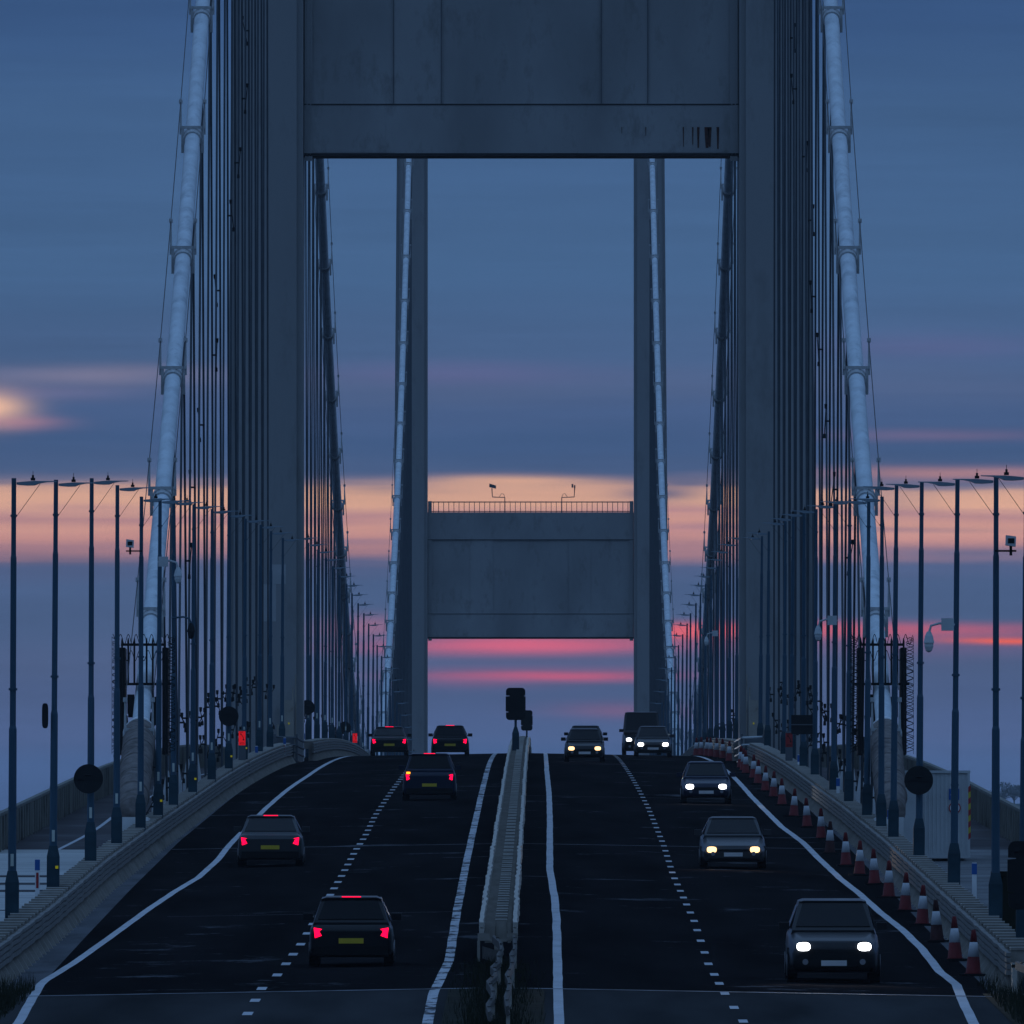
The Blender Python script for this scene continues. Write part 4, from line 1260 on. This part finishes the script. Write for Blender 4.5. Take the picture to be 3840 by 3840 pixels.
# ------------------------------------------------------------------ grass on the verges
def grass(n, x0, x1, d0, d1, h, lab, mid=False):
    mb = MB()
    for _ in range(n):
        x, d = random.uniform(x0, x1), random.uniform(d0, d1)
        if mid: x = (x0 + x1) / 2 + max(-1, min(1, random.gauss(0, .38))) * (x1 - x0) / 2; d = d0 + (d1 - d0) * random.random() ** 1.4
        z = zr(x, d) - .1; a = random.uniform(0, 6.28); l = random.uniform(.3, 1) * h; w = .012; lean = random.uniform(-.35, .35) * l
        i = len(mb.v)
        mb.v += [(x - w * math.cos(a), d - w * math.sin(a), z), (x + w * math.cos(a), d + w * math.sin(a), z), (x + lean, d + random.uniform(-.2, .2) * l, z + l)]
        mb.f.append((i, i + 1, i + 2)); mb.mi.append(0)
    return tag(mb.build('rough_grass', M['leaf']), lab, 'grass', kind='stuff')


grass(9000, -12.6, -10.15, 340, 392, .55, 'rough dark grass in the lower left corner below the barrier end')
grass(9000, 8.95, 12.0, 340, 396, .50, 'rough dark grass in the lower right corner around the guard rail')
grass(6000, -1.75, .05, 340, 408, .40, 'weeds growing on the central reserve below the barrier end', True)
sheet('central_verge', 330, 385, [-1.8, .1], M['ground'], .012)
sheet('verge', 330, 388, [-14, -10.3], M['ground'], .012)
sheet('verge', 330, 388, [8.85, 13], M['ground'], .012)

# ------------------------------------------------------------------ bare trees on the far ridge
for k, (px, w) in enumerate(((3762, 1.0), (3803, .7), (3838, .8))):
    d = 8990; x = (px - VX) / F * d; z = (VY - 3000) / F * d - 2
    t = thing('hill_tree', ['bare round tree on the far ridge at the right edge, the largest', 'low bare tree on the far ridge between two others', 'bare tree on the far ridge cut by the right edge', 'faint bare tree on the far ridge at the left edge'][k], 'tree', (x, d, z), 'trees on the far ridge')
    mb = MB(); mb.tube([(0, 0, -6), (0, 0, 4)], [.5, .3], 6)
    for j in range(60):
        a = random.uniform(0, 6.28); e = random.uniform(.5, 1.4); l = random.uniform(4, 8) * w
        mb.tube([(0, 0, random.uniform(1, 4)), (l * math.cos(a) * math.cos(e), l * math.sin(a) * math.cos(e), 3 + l * math.sin(e))], [.16, .05], 3, False)
    mb.build('trunk', M['hill'], t)
    mb = MB()
    for j in range(500):
        v = Vector((random.gauss(0, 1), random.gauss(0, 1), random.gauss(0, 1))).normalized() * random.uniform(.4, 1) ** .5
        c = Vector((v.x * 6 * w, v.y * 6 * w, 6 + v.z * 4.2 * w)); i = len(mb.v)
        for q in range(3): mb.v.append(tuple(c + Vector((random.uniform(-.6, .6), random.uniform(-.6, .6), random.uniform(-.6, .6)))))
        mb.f.append((i, i + 1, i + 2)); mb.mi.append(0)
    mb.build('crown', M['hill'], t)

# ------------------------------------------------------------------ dusk haze over the estuary
mb = MB(); mb.box(-6000, 6000, -800, 11500, SEA - 3, 175)
hz = mb.build('haze', [])
hm = bpy.data.materials.new('haze'); hm.use_nodes = True
hn = hm.node_tree; hn.nodes.clear()
vo = hn.nodes.new('ShaderNodeVolumePrincipled'); ho = hn.nodes.new('ShaderNodeOutputMaterial')
vo.inputs['Color'].default_value = (.75, .82, .9, 1); vo.inputs['Density'].default_value = .00004; vo.inputs['Anisotropy'].default_value = .1
hn.links.new(vo.outputs[0], ho.inputs['Volume'])
hz.data.materials.append(hm)
tag(hz, 'thin blue dusk haze over the estuary', 'haze', kind='stuff')
